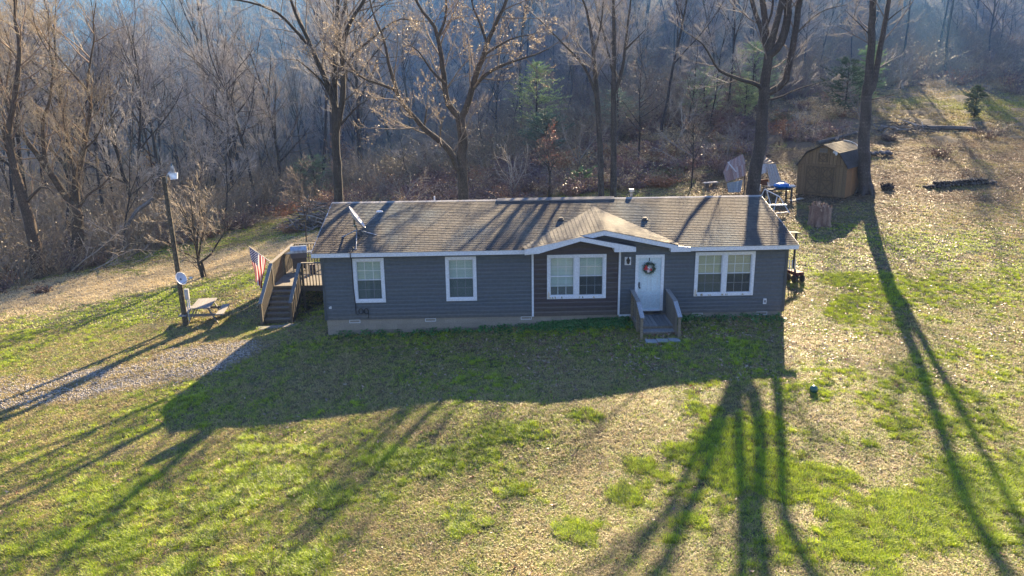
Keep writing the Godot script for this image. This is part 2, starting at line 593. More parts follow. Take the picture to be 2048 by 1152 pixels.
func roof(house: Node) -> void:
	var r := Node3D.new()
	r.name = "roof"
	house.add_child(r, true)
	var xa := -0.3
	var xb := LONG + 0.3
	var up := V(0, 1, SLOPE).normalized()
	var mb := MB.new()
	var fy := func(z: float) -> float: return EAVE + (0.3 - z) * SLOPE
	var dark := Color(0.12, 0.1, 0.09)
	# decks of the two slopes; the front one stops at the wall where the gables stand before it
	var prof := func(z0: float, z1: float, x0: float, x1: float) -> void:
		mb.quad(V(x0, fy.call(z0) - 0.012, z0), V(x1, fy.call(z0) - 0.012, z0), V(x1, fy.call(z1) - 0.012, z1), V(x0, fy.call(z1) - 0.012, z1), dark)
		mb.quad(V(x0, fy.call(z0) - 0.1, z0), V(x0, fy.call(z1) - 0.1, z1), V(x1, fy.call(z1) - 0.1, z1), V(x1, fy.call(z0) - 0.1, z0), dark)
		mb.quad(V(x0, fy.call(z0) - 0.1, z0), V(x1, fy.call(z0) - 0.1, z0), V(x1, fy.call(z0) - 0.012, z0), V(x0, fy.call(z0) - 0.012, z0), dark)
		mb.quad(V(x0, fy.call(z0) - 0.1, z0), V(x0, fy.call(z0) - 0.012, z0), V(x0, fy.call(z1) - 0.012, z1), V(x0, fy.call(z1) - 0.1, z1), dark)
		mb.quad(V(x1, fy.call(z0) - 0.1, z0), V(x1, fy.call(z1) - 0.1, z1), V(x1, fy.call(z1) - 0.012, z1), V(x1, fy.call(z0) - 0.012, z0), dark)
	prof.call(0.29, -0.17, xa, 7.7)
	prof.call(0.29, -0.17, 12.8, xb)
	prof.call(-0.17, -4.05, xa, xb)
	var bz := -DEEP - 0.3
	var back := MB.new()
	back.quad(V(xb, EAVE, bz), V(xa, EAVE, bz), V(xa, RIDGE, -4.05), V(xb, RIDGE, -4.05), Color(0.2, 0.17, 0.13))
	back.quad(V(xa, EAVE - 0.1, bz), V(xb, EAVE - 0.1, bz), V(xb, RIDGE - 0.1, -4.05), V(xa, RIDGE - 0.1, -4.05), dark)
	mb.add(back, Transform3D.IDENTITY)
	part("roof_deck", mb, M.shingle, r)
	# shingle courses of the front slope
	var rows := 31
	var lenz := 4.36
	for i in rows:
		var z0 := 0.315 - lenz * i / rows
		var z1 := 0.315 - lenz * (i + 1.25) / rows
		var spans := [[xa, xb]]
		if z0 > -3.1:
			var k := clampf((0.2 - z0) / 3.36, 0, 1)
			spans = [[xa, lerpf(7.42, 10.34, k)], [lerpf(12.78, 10.30, k), xb]]
		for q in spans:
			var c := MB.new()
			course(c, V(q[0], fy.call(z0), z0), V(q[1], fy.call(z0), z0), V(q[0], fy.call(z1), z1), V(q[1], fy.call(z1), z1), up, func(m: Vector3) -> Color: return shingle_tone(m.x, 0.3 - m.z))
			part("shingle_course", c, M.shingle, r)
	# ridge: caps lapped along it, a raised vent over part of it
	var cap := MB.new()
	var x := xa
	while x < xb:
		var e := minf(x + 0.24, xb)
		var cc := wob(Color(0.6, 0.56, 0.5), 0.12)  # pale caps: sun on the ridge painted into the colour
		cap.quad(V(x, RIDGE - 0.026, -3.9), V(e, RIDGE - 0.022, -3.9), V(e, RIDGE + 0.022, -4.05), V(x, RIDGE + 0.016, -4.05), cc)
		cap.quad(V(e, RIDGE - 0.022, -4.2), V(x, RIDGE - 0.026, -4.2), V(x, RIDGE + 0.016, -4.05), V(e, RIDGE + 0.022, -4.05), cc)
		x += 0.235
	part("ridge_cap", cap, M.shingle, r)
	var vent := MB.new()
	vent.slab(PackedVector2Array([Vector2(-0.24, -0.055), Vector2(0.24, -0.055), Vector2(0.24, -0.005), Vector2(0, 0.062), Vector2(-0.24, -0.005)]), 6.45, 11.25, Color(0.3, 0.28, 0.26), Transform3D(Basis(V(0, 0, -1), V(0, 1, 0), V(1, 0, 0)), V(0, RIDGE + 0.005, -4.05)))
	part("ridge_vent", vent, M.shingle, r)
	# the wide cross gable and the small one before it
	var tone := func(m: Vector3) -> Color: return wob(Color(0.215, 0.19, 0.15).lerp(Color(0.12, 0.105, 0.085), clampf(n_dirt.get_noise_2d(m.x * 2, m.z * 2) + 0.3, 0, 1)), 0.15)
	var apex := V(10.24, 3.27, 0.37)
	var rear := V(10.32, 3.535, -3.2)
	for side in 2:
		var foot := V(7.36, 2.665, 0.37) if side == 0 else V(12.95, 2.685, 0.37)
		var valley := V(7.28, 2.665, 0.2) if side == 0 else V(12.97, 2.685, 0.03)
		var deck := MB.new()
		var nn := (foot - apex).cross(rear - apex).normalized()
		if nn.y < 0:
			nn = -nn
		if side == 0:
			deck.quad(foot, apex, rear, valley, dark)
		else:
			deck.quad(apex, foot, valley, rear, dark)
		part("gable_deck", deck, M.shingle, r)
		for i in 20:
			var p := i / 20.0
			var q := (i + 1.0) / 20.0
			var c := MB.new()
			var lo_f := apex.lerp(foot, q)
			var lo_b := rear.lerp(valley, q)
			var hi_f := apex.lerp(foot, maxf(p - 0.01, 0))
			var hi_b := rear.lerp(valley, maxf(p - 0.01, 0))
			if side == 0:
				course(c, lo_b, lo_f, hi_b, hi_f, nn, tone, null, 0.3)
			else:
				course(c, lo_f, lo_b, hi_f, hi_b, nn, tone, null, 0.3)
			part("gable_shingle_course", c, M.shingle, r)
	var rc := MB.new()
	for i in 15:
		var a := apex.lerp(rear, i / 15.0) + V(0, 0.018, 0)
		var b := apex.lerp(rear, (i + 1.05) / 15.0) + V(0, 0.012, 0)
		var cc: Color = tone.call(a)
		rc.quad(a + V(-0.15, -0.03, 0), a, b, b + V(-0.15, -0.03, 0), cc)
		rc.quad(a, a + V(0.15, -0.03, 0), b + V(0.15, -0.03, 0), b, cc)
	part("gable_ridge_cap", rc, M.shingle, r)
	var sm := MB.new()
	sm.quad(V(9.36, 3.09, 0.57), V(11.37, 2.69, 0.57), V(11.37, 2.69, 0.03), V(9.36, 3.09, 0.03), Color(0.1, 0.09, 0.09))
	sm.quad(V(9.9, 2.998, 0.2), V(11.37, 2.706, 0.2), V(11.37, 2.706, 0.16), V(9.9, 2.998, 0.16), Color(0.6, 0.6, 0.62))
	sm.quad(V(7.36, 2.67, 0.57), V(9.36, 3.09, 0.57), V(9.36, 3.09, 0.36), V(7.36, 2.67, 0.36), Color(0.1, 0.09, 0.09))
	part("small_gable_roof", sm, M.shingle, r)
	# vents through the roof
	for p in [[8.89, -2.03], [12.14, -1.91]]:
		var b := MB.new()
		var at := V(p[0], fy.call(p[1]) + 0.04, p[1])
		b.box(at, V(0.2, 0.06, 0.16), Color(0.05, 0.05, 0.05), Basis(V(1, 0, 0), 0.26))
		b.box(at + V(0, 0.05, -0.02), V(0.14, 0.06, 0.1), Color(0.07, 0.06, 0.06), Basis(V(1, 0, 0), 0.1))
		part("roof_vent", b, M.plain, r)
	var st := MB.new()
	st.tube(PackedVector3Array([V(12.05, 3.6, -4.5), V(12.05, 3.98, -4.5)]), 0.06, 0.06, 10, Color(0.5, 0.5, 0.5), true)
	st.tube(PackedVector3Array([V(12.05, 3.95, -4.5), V(12.05, 4.0, -4.5), V(12.05, 4.05, -4.5)]), 0.13, 0.11, 12, Color(0.8, 0.8, 0.8), true)
	part("flue_pipe", st, M.metal, r)
	var sp := MB.new()
	sp.tube(PackedVector3Array([V(3.85, 3.6, -4.4), V(3.85, 3.9, -4.4)]), 0.035, 0.03, 8, Color(0.75, 0.75, 0.75), true)
	part("vent_pipe", sp, M.paint, r)

func band(top: Array, bottom: Array, z0: float, z1: float, col: Color) -> MB:
	var mb := MB.new()
	for i in top.size() - 1:
		mb.slab(PackedVector2Array([bottom[i], bottom[i + 1], top[i + 1], top[i]]), z0, z1, col)
	return mb

func house() -> void:
	var h := thing("manufactured_house", "long single-storey dark grey house with lapped siding, white trim and a brown streaked shingle roof", "house")
	var slate := Color(0.08, 0.095, 0.108)
	var white := Color(0.7, 0.72, 0.74)
	var ops := [[1.15, 2.19, 0.7, 2.29], [4.515, 5.555, 0.7, 2.29], [13.71, 15.84, 0.7, 2.29], [11.5, 12.48, -0.1, 2.23], [7.66, 10.87, -0.1, 2.6]]
	# core walls behind the boards; the front painted near-black for the unlit rooms
	var core := MB.new()
	core.box(V(LONG / 2, 1.27, -0.2), V(LONG - 0.02, 2.54, 0.1), Color(0.03, 0.03, 0.03))
	core.box(V(LONG / 2, 1.27, -DEEP + 0.05), V(LONG - 0.02, 2.54, 0.1), slate)
	core.box(V(0.05, 1.27, -DEEP / 2), V(0.1, 2.54, DEEP - 0.3), slate)
	core.box(V(LONG - 0.05, 1.27, -DEEP / 2), V(0.1, 2.54, DEEP - 0.3), slate)
	for x in [0.02, LONG - 0.12]:
		core.slab(PackedVector2Array([Vector2(0.16, 2.54), Vector2(DEEP - 0.1, 2.54), Vector2(4.05, 3.62)]), x, x + 0.1, slate, Transform3D(Basis(V(0, 0, -1), V(0, 1, 0), V(1, 0, 0)), Vector3.ZERO))
	core.slab(PackedVector2Array([Vector2(7.9, 2.54), Vector2(12.5, 2.54), Vector2(10.24, 3.1)]), -0.2, -0.16, Color(0.03, 0.03, 0.03))
	part("wall", core, M.vinyl, h)
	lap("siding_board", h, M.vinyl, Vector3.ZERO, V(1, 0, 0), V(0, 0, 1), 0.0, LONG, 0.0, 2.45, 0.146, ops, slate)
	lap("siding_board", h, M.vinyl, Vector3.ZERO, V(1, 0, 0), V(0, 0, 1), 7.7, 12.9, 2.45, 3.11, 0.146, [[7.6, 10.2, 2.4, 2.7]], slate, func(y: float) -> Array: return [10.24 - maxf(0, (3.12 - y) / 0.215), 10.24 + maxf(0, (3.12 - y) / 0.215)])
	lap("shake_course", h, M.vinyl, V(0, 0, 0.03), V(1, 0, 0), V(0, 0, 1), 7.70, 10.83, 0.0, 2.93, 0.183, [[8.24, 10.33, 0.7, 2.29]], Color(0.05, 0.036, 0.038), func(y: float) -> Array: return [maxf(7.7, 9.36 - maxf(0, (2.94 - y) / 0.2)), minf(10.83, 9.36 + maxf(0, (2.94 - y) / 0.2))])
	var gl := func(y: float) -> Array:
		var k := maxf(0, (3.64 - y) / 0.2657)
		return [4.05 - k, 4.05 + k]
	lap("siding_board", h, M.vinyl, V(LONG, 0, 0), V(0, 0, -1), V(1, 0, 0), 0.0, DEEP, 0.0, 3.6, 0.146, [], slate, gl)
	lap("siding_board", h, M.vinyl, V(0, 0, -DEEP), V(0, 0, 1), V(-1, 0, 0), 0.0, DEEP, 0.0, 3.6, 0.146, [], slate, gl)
	# corner posts
	for x in [7.665, 10.87]:
		var p := MB.new()
		p.box(V(x, 1.225, 0.045), V(0.07, 2.46, 0.06), white)
		part("corner_trim", p, M.paint, h)
	for x in [0.0, LONG]:
		for z in [0.0, -DEEP]:
			var p := MB.new()
			p.box(V(x, 1.215, z), V(0.1, 2.43, 0.09), tint(slate, 0.75))
			part("corner_post", p, M.vinyl, h)
	# foundation wall, rendered blocks
	var fd := MB.new()
	var render := Color(0.5, 0.43, 0.33)
	fd.box(V(LONG / 2, -0.66, -0.13), V(LONG - 0.04, 1.3, 0.2), render)
	fd.box(V(LONG / 2, -0.66, -DEEP + 0.13), V(LONG - 0.04, 1.3, 0.2), render)
	fd.box(V(0.12, -0.66, -DEEP / 2), V(0.2, 1.3, DEEP - 0.5), render)
	fd.box(V(LONG - 0.12, -0.66, -DEEP / 2), V(0.2, 1.3, DEEP - 0.5), render)
	part("foundation", fd, M.concrete, h)
	for row in 3:
		for i in 43:
			var x0 := 0.02 + i * 0.3965 + (0.198 if row % 2 == 1 else 0.0)
			var x1 := minf(x0 + 0.392, LONG - 0.02)
			if x1 - x0 < 0.05 or -0.01 - row * 0.2 < land(x0, 0.0) - 0.1:
				continue
			var fb := MB.new()
			var cc := wob(render, 0.07).lerp(Color(0.2, 0.15, 0.1), 0.25 * row * rng.randf())
			fb.box(V((x0 + x1) / 2, -0.107 - row * 0.2, -0.022), V(x1 - x0, 0.196, 0.03), cc)
			part("foundation_block", fb, M.concrete, h)
	var sk := MB.new()
	sk.box(V(11.13, -0.045, 0.01), V(0.48, 0.07, 0.1), white)
	part("skirting_strip", sk, M.paint, h)
	for x in [1.04, 3.85, 7.42, 13.85, 16.3]:
		var v := Node3D.new()
		v.name = "foundation_vent"
		h.add_child(v, true)
		var a := MB.new()
		rails(a, x - 0.2, x + 0.2, -0.135, -0.015, -0.02, 0.016, 0.03, white)
		a.box(V(x, -0.075, -0.032), V(0.4, 0.1, 0.008), tint(white, 0.85))
		part("vent_frame", a, M.paint, v)
		for k in 3:
			var l := MB.new()
			l.bar(V(x - 0.18, -0.045 - k * 0.03, -0.018), V(x + 0.18, -0.045 - k * 0.03, -0.018), 0.003, 0.024, white, V(0, 1, 0.8).normalized())
			part("louvre", l, M.paint, v)
	# fascias and soffits
	part("fascia", band([Vector2(-0.3, 2.6), Vector2(7.4, 2.6), Vector2(7.87, 2.6)], [Vector2(-0.3, 2.44), Vector2(7.4, 2.44), Vector2(7.87, 2.44)], 0.275, 0.3, white), M.paint, h)
	part("fascia", band([Vector2(12.67, 2.6), Vector2(LONG + 0.3, 2.6)], [Vector2(12.67, 2.44), Vector2(LONG + 0.3, 2.44)], 0.275, 0.3, white), M.paint, h)
	part("gable_fascia", band([Vector2(7.36, 2.66), Vector2(10.24, 3.265), Vector2(12.72, 2.715), Vector2(12.95, 2.65), Vector2(13.4, 2.598)], [Vector2(7.36, 2.45), Vector2(10.24, 3.09), Vector2(12.66, 2.57), Vector2(12.68, 2.43), Vector2(13.4, 2.43)], 0.335, 0.36, white), M.paint, h)
	part("small_gable_fascia", band([Vector2(7.36, 2.66), Vector2(7.85, 2.765), Vector2(9.36, 3.08), Vector2(10.58, 2.835), Vector2(11.36, 2.68)], [Vector2(7.36, 2.5), Vector2(7.85, 2.5), Vector2(9.36, 2.93), Vector2(10.58, 2.66), Vector2(10.59, 2.51)], 0.535, 0.56, white), M.paint, h)
	var box_end := MB.new()
	box_end.slab(PackedVector2Array([Vector2(10.59, 2.51), Vector2(11.36, 2.51), Vector2(11.36, 2.68), Vector2(10.59, 2.84)]), 0.03, 0.562, white)
	box_end.slab(PackedVector2Array([Vector2(7.36, 2.45), Vector2(7.85, 2.5), Vector2(7.85, 2.74), Vector2(7.36, 2.655)]), 0.03, 0.534, white)
	box_end.slab(PackedVector2Array([Vector2(12.67, 2.43), Vector2(13.4, 2.43), Vector2(13.4, 2.56), Vector2(12.67, 2.58)]), 0.03, 0.334, white)
	part("eave_return", box_end, M.paint, h)
	var so := MB.new()
	so.box(V(3.55, 2.435, 0.125), V(7.7, 0.012, 0.3), tint(white, 0.8))
	so.box(V(15.05, 2.435, 0.125), V(4.65, 0.012, 0.3), tint(white, 0.8))
	so.quad(V(10.24, 3.08, 0.02), V(10.24, 3.08, 0.335), V(12.7, 2.55, 0.335), V(12.7, 2.55, 0.02), tint(white, 0.8))
	so.quad(V(9.36, 2.93, 0.02), V(9.36, 2.93, 0.535), V(10.6, 2.66, 0.535), V(10.6, 2.66, 0.02), tint(white, 0.8))
	so.quad(V(7.85, 2.5, 0.02), V(7.85, 2.5, 0.535), V(9.36, 2.93, 0.535), V(9.36, 2.93, 0.02), tint(white, 0.8))
	part("soffit", so, M.paint, h)
	for x in [-0.3, LONG + 0.3]:
		for s in 2:
			var rk := MB.new()
			rk.bar(V(x, EAVE - 0.075, 0.28 if s == 0 else -DEEP - 0.28), V(x, RIDGE - 0.085, -4.05), 0.03, 0.16, white)
			part("rake_board", rk, M.paint, h)
	roof(h)
	var teal := Color(0.42, 0.55, 0.5)  # blind colour takes in the shade and sky reflection on the panes
	window(h, 1.105, 2.237, 1, [[0.0, tint(teal, 0.9), 1]], "single window nearest the deck, blind fully down")
	window(h, 4.47, 5.60, 1, [[0.0, teal, 1]], "single window in the middle of the grey siding")
	window(h, 8.196, 10.377, 2, [[0.22, Color(0.5, 0.62, 0.56)], [0.48, tint(teal, 1.0), 1]], "double window in the dark brown panel", 7)
	window(h, 13.666, 15.887, 2, [[0.0, Color(0.42, 0.44, 0.3), 1], [0.47, Color(0.46, 0.44, 0.3), 1]], "double window right of the door, stained sill", 14)
	door(h)
	# lamp beside the door
	var lamp := Node3D.new()
	lamp.name = "wall_lamp"
	h.add_child(lamp, true)
	var bp := MB.new()
	bp.box(V(11.17, 2.05, 0.035), V(0.23, 0.3, 0.03), Color(0.75, 0.77, 0.8))
	part("back_plate", bp, M.paint, lamp)
	var ln := MB.new()
	ln.tube(PackedVector3Array([V(11.17, 1.95, 0.12), V(11.17, 2.0, 0.12), V(11.17, 2.1, 0.12)]), 0.03, 0.075, 8, Color(0.02, 0.025, 0.035), true)
	ln.tube(PackedVector3Array([V(11.17, 2.1, 0.12), V(11.17, 2.14, 0.12), V(11.17, 2.22, 0.12)]), 0.085, 0.012, 8, Color(0.02, 0.02, 0.03), true)
	ln.bar(V(11.17, 2.12, 0.04), V(11.17, 2.12, 0.12), 0.025, 0.025, Color(0.02, 0.02, 0.02))
	part("lantern", ln, M.gloss, lamp)
	var ob := MB.new()
	ob.box(V(16.36, 0.405, 0.035), V(0.12, 0.2, 0.05), Color(0.7, 0.72, 0.74))
	ob.box(V(16.36, 0.41, 0.065), V(0.06, 0.1, 0.02), Color(0.14, 0.15, 0.18))
	part("outlet_box", ob, M.paint, h)
	var tp := MB.new()
	tp.box(V(0.18, 0.48, 0.03), V(0.09, 0.07, 0.04), Color(0.7, 0.7, 0.7))
	tp.box(V(0.2, 0.52, 0.04), V(0.05, 0.03, 0.05), Color(0.7, 0.7, 0.7))
	part("water_tap", tp, M.paint, h)

func door(h: Node) -> void:
	var d := Node3D.new()
	d.name = "door"
	h.add_child(d, true)
	d.set_meta("label", "pale panelled front door in a white frame")
	var white := Color(0.76, 0.79, 0.8)
	var f := MB.new()
	f.box(V(11.515, 1.2, 0.03), V(0.11, 2.14, 0.06), white)
	f.box(V(12.465, 1.2, 0.03), V(0.11, 2.14, 0.06), white)
	f.box(V(11.99, 2.215, 0.03), V(0.84, 0.11, 0.06), white)
	f.box(V(11.99, 0.155, 0.05), V(0.84, 0.05, 0.1), white)
	f.box(V(11.99, 1.17, -0.08), V(0.84, 2.0, 0.02), Color(0.05, 0.05, 0.05))
	part("door_frame", f, M.paint, d)
	var s := MB.new()
	s.box(V(11.99, 1.17, -0.025), V(0.835, 1.98, 0.05), Color(0.6, 0.72, 0.74))
	part("door_leaf", s, M.paint, d)
	for r in 3:
		for k in 2:
			var p := MB.new()
			var x := 11.99 + (-0.18 if k == 0 else 0.18)
			var y: float = [0.5, 1.17, 1.78][r]
			var hh: float = [0.5, 0.6, 0.4][r]
			rails(p, x - 0.13, x + 0.13, y - hh / 2, y + hh / 2, 0.004, 0.022, 0.012, Color(0.66, 0.72, 0.72))
			p.box(V(x, y, 0.003), V(0.18, hh - 0.08, 0.012), Color(0.6, 0.72, 0.74))
			part("door_panel", p, M.paint, d)
	var k := MB.new()
	k.box(V(11.615, 1.13, 0.03), V(0.035, 0.2, 0.05), Color(0.02, 0.02, 0.025))
	k.ball(V(11.64, 1.02, 0.05), V(0.03, 0.03, 0.03), 6, 8, Color(0.03, 0.03, 0.03))
	part("door_handle", k, M.gloss, d)
	var hg := MB.new()
	hg.box(V(11.97, 2.1, 0.004), V(0.035, 0.16, 0.008), Color(0.03, 0.04, 0.05))
	part("wreath_hanger", hg, M.plain, d)

func wreath() -> void:
	var w := thing("wreath", "green Christmas wreath with red and white flowers hanging on the front door", "wreath", V(11.97, 1.78, 0.03))
	var mb := MB.new()
	for i in 900:
		var a := rng.randf() * TAU
		var r := 0.17 + rng.randfn(0, 0.035)
		var p := V(cos(a) * r, sin(a) * r, 0.03 + absf(rng.randfn(0, 0.02)))
		var d := V(cos(a + rng.randfn(0.9, 0.8)), sin(a + rng.randfn(0.9, 0.8)), rng.randf_range(0.1, 0.6)).normalized()
		var s := d.cross(V(rng.randf(), rng.randf(), rng.randf())).normalized() * 0.006
		mb.tri(p - s, p + s, p + d * rng.randf_range(0.05, 0.1), wob(Color(0.03, 0.075, 0.035), 0.4))
	part("greenery", mb, M.leaf, w)
	var fl := MB.new()
	for f in [[-0.13, 0.06, Color(0.5, 0.02, 0.02)], [-0.1, -0.02, Color(0.55, 0.03, 0.03)], [-0.17, -0.02, Color(0.45, 0.02, 0.02)], [-0.05, -0.11, Color(0.75, 0.62, 0.6)], [-0.03, 0.0, Color(0.8, 0.75, 0.72)], [0.03, -0.05, Color(0.5, 0.03, 0.03)]]:
		for k in 7:
			var a := TAU * k / 7.0 + rng.randf()
			var m := V(f[0], f[1], 0.08)
			var d := V(cos(a), sin(a), 0.35) * 0.065
			var s := V(-sin(a), cos(a), 0) * 0.022
			fl.quad(m, m + d * 0.5 - s, m + d, m + d * 0.5 + s, wob(f[2], 0.2))
	part("flowers", fl, M.leaf, w)

func porch() -> void:
	var wood := Color(0.3, 0.25, 0.18)
	var p := thing("porch", "small weathered wooden porch with steps below the front door", "porch", V(0, 0, 0))
	var base := land(12, 1.8)
	for i in 9:
		var b := MB.new()
		var x := 11.44 + i * 0.144
		b.box(V(x, -0.045, 0.7), V(0.128, 0.034, 1.3), wob(Color(0.3, 0.3, 0.29), 0.3))
		part("deck_board", b, M.wood, p)
	for k in 3:
		var tr := MB.new()
		var y: float = [-0.045, -0.165, -0.29][k]
		var z: float = [1.34, 1.52, 1.84][k]
		if k > 0:
			tr.box(V(12.02, y, z), V(1.22, 0.035, 0.34), wob(Color(0.33, 0.32, 0.3), 0.14))
			part("tread", tr, M.wood, p)
		var ri := MB.new()
		ri.box(V(12.02, y - 0.075, [1.34, 1.665, 1.985][k]), V(1.22, 0.11, 0.025), wob(wood, 0.1))
		part("riser", ri, M.wood, p)
	for s in 2:
		var x := 11.36 if s == 0 else 12.68
		for q in [[0.12, 0.92], [1.3, 0.84], [2.04, 0.5]]:
			var po := MB.new()
			po.box(V(x, (q[1] + base - 0.1) / 2, q[0]), V(0.09, q[1] - base + 0.1, 0.09), wob(Color(0.4, 0.32, 0.21), 0.1))
			part("post", po, M.wood, p)
		var c1 := MB.new()
		c1.bar(V(x, 0.94, 0.04), V(x, 0.86, 1.34), 0.15, 0.04, wob(Color(0.36, 0.34, 0.31), 0.1))
		part("handrail", c1, M.wood, p)
		var c2 := MB.new()
		c2.bar(V(x, 0.855, 1.3), V(x, 0.5, 2.12), 0.15, 0.04, wob(Color(0.45, 0.47, 0.48), 0.1))
		part("handrail", c2, M.wood, p)
		for k in 12:
			var z := 0.2 + k * 0.15
			var top := lerpf(0.92, 0.84, (z - 0.12) / 1.18) if z < 1.3 else lerpf(0.84, 0.5, (z - 1.3) / 0.74)
			var bot := -0.2 if z < 1.3 else lerpf(-0.2, base, (z - 1.3) / 0.74)
			var bl := MB.new()
			bl.box(V(x + (0.055 if s == 0 else -0.055), (top + bot) / 2 - 0.02, z), V(0.02, top - bot - 0.03, 0.125), wob(wood, 0.15))
			part("rail_board", bl, M.wood, p)
		var st := MB.new()
		st.box(V(x, -0.14, 0.7), V(0.04, 0.19, 1.25), wood)
		part("rim_joist", st, M.wood, p)
	for i in 3:
		var mb := MB.new()
		mb.box(Vector3.ZERO, V(0.38, 0.06, 0.36), wob(Color(0.42, 0.44, 0.45), 0.08), Basis(V(0, 1, 0), rng.randf_range(-0.05, 0.05)))
		single("concrete_paver", mb, M.concrete, ["grey concrete paver before the porch steps, nearest the brown panel", "middle grey concrete paver of the three before the porch steps", "grey concrete paver before the porch steps, nearest the double window by the door"][i], "paver", on(11.63 + i * 0.4, 2.42, 0.02), 0, "pavers before the porch steps")

func deck() -> void:
	var d := thing("side_deck", "raised wooden deck with balusters and a flight of stairs at the house end", "deck")
	var wood := Color(0.2, 0.16, 0.105)
	var x0 := -3.38
	var x1 := -0.06
	var zf := -5.1
	var zb := -9.2
	for i in 29:
		var b := MB.new()
		b.box(V((x0 + x1) / 2, -0.02, zf - 0.07 - i * 0.142), V(x1 - x0, 0.035, 0.134), wob(Color(0.24, 0.205, 0.16), 0.2))
		part("deck_board", b, M.wood, d)
	for q in [[x0 + 0.06, zf], [x1 - 1.95, zf], [x1 - 0.06, zf], [x0 + 0.06, zb], [x1 - 0.06, zb], [x0 + 0.06, (zf + zb) / 2], [x1 - 1.3, zb]]:
		var b := MB.new()
		var y := land(q[0], q[1]) - 0.15
		b.box(V(q[0], (1.0 + y) / 2, q[1]), V(0.095, 1.0 - y, 0.095), wob(wood, 0.1))
		part("post", b, M.wood, d)
	for q in [[V(x0, -0.15, zf), V(x1, -0.15, zf)], [V(x0, -0.15, zb), V(x1, -0.15, zb)], [V(x0, -0.15, zf), V(x0, -0.15, zb)], [V(x1, -0.15, zf), V(x1, -0.15, zb)]]:
		var b := MB.new()
		b.bar(q[0], q[1], 0.04, 0.22, wob(wood, 0.1))
		part("rim_joist", b, M.wood, d)
	var runs := [[V(x0 + 0.03, 0, zf), V(x0 + 0.03, 0, zb)], [V(x1 - 1.98, 0, zf), V(x1, 0, zf)], [V(x0, 0, zb), V(x1, 0, zb)]]
	for r in runs:
		var a: Vector3 = r[0]
		var b: Vector3 = r[1]
		var tp := MB.new()
		tp.bar(a + V(0, 1.0, 0), b + V(0, 1.0, 0), 0.14, 0.04, wob(Color(0.26, 0.225, 0.18), 0.15))
		part("top_rail", tp, M.wood, d)
		var k := int(a.distance_to(b) / 0.13)
		for i in k:
			var bl := MB.new()
			bl.box(a.lerp(b, (i + 0.5) / k) + V(0, 0.44, 0), V(0.04, 1.08, 0.04), wob(wood, 0.12))
			part("baluster", bl, M.wood, d)
	# the stairs come down towards the lawn
	var zs := -3.05
	var yb := land(-2.75, zs)
	for i in 7:
		var y := lerpf(-0.02, yb, (i + 1) / 7.0)
		var z := lerpf(zf, zs, (i + 0.5) / 7.0) + 0.02
		var tr := MB.new()
		tr.box(V(-2.7, y, z), V(1.16, 0.04, 0.29), wob(Color(0.21, 0.18, 0.14), 0.2))
		if i < 6:
			part("tread", tr, M.wood, d)
		var ri := MB.new()
		ri.box(V(-2.7, y + 0.085, z - 0.14), V(1.14, 0.1, 0.025), wob(tint(wood, 0.8), 0.1))
		part("riser", ri, M.wood, d)
	for x in [-3.31, -2.09]:
		var sr := MB.new()
		sr.bar(V(x, -0.18, zf), V(x, yb + 0.02, zs), 0.045, 0.26, wob(wood, 0.1))
		part("stringer", sr, M.wood, d)
		var po := MB.new()
		po.box(V(x, yb + 0.42, zs), V(0.095, 1.05, 0.095), wob(wood, 0.1))
		part("post", po, M.wood, d)
		var hr := MB.new()
		hr.bar(V(x, 1.0, zf + 0.05), V(x, yb + 0.95, zs + 0.06), 0.15, 0.04, wob(Color(0.25, 0.25, 0.24), 0.1))
		part("handrail", hr, M.wood, d)
		for i in 14:
			var k := (i + 0.5) / 14.0
			var bl := MB.new()
			bl.box(V(x, lerpf(0.0, yb, k) + 0.47, lerpf(zf, zs, k)), V(0.038, 0.9, 0.038), wob(wood, 0.12))
			part("baluster", bl, M.wood, d)
	for i in 3:
		var mb := MB.new()
		mb.box(Vector3.ZERO, V(0.5, 0.06, 0.42), wob(Color(0.3, 0.28, 0.25), 0.1), Basis(V(0, 1, 0), rng.randf_range(-0.15, 0.15)))
		single("stepping_stone", mb, M.concrete, ["grey stepping stone at the foot of the deck stairs, nearest the picnic table", "middle grey stepping stone of the three at the foot of the deck stairs", "grey stepping stone at the foot of the deck stairs, nearest the house"][i], "stepping stone", on(-3.1 + i * 0.52, -2.62 + 0.04 * i, 0.015), 0.1, "stones at the foot of the deck stairs")
	# grill
	var g := thing("grill", "black gas grill with a shiny lid standing on the side deck", "grill", V(-2.75, 0.0, -7.7), 0.25)
	var ca := MB.new()
	ca.box(V(0, 0.42, 0), V(0.62, 0.5, 0.42), Color(0.05, 0.05, 0.055))
	for s in [-1, 1]:
		for z in [-0.18, 0.18]:
			ca.box(V(s * 0.28, 0.09, z), V(0.04, 0.18, 0.04), Color(0.04, 0.04, 0.04))
	part("cart", ca, M.gloss, g)
	var fb := MB.new()
	fb.box(V(0, 0.8, 0), V(0.72, 0.24, 0.5), Color(0.09, 0.09, 0.1))
	part("firebox", fb, M.gloss, g)
	var ld := MB.new()
	ld.slab(PackedVector2Array([Vector2(-0.26, 0.92), Vector2(0.26, 0.92), Vector2(0.24, 1.04), Vector2(0.1, 1.2), Vector2(-0.1, 1.2), Vector2(-0.24, 1.04)]), -0.37, 0.37, Color(0.55, 0.55, 0.55), Transform3D(Basis(V(0, 1, 0), PI / 2), Vector3.ZERO))
	part("lid", ld, M.metal, g)
	for s in [-1, 1]:
		var sh := MB.new()
		sh.box(V(s * 0.52, 0.9, 0), V(0.3, 0.035, 0.46), Color(0.35, 0.36, 0.38))
		part("side_shelf", sh, M.metal, g)
	var hn := MB.new()
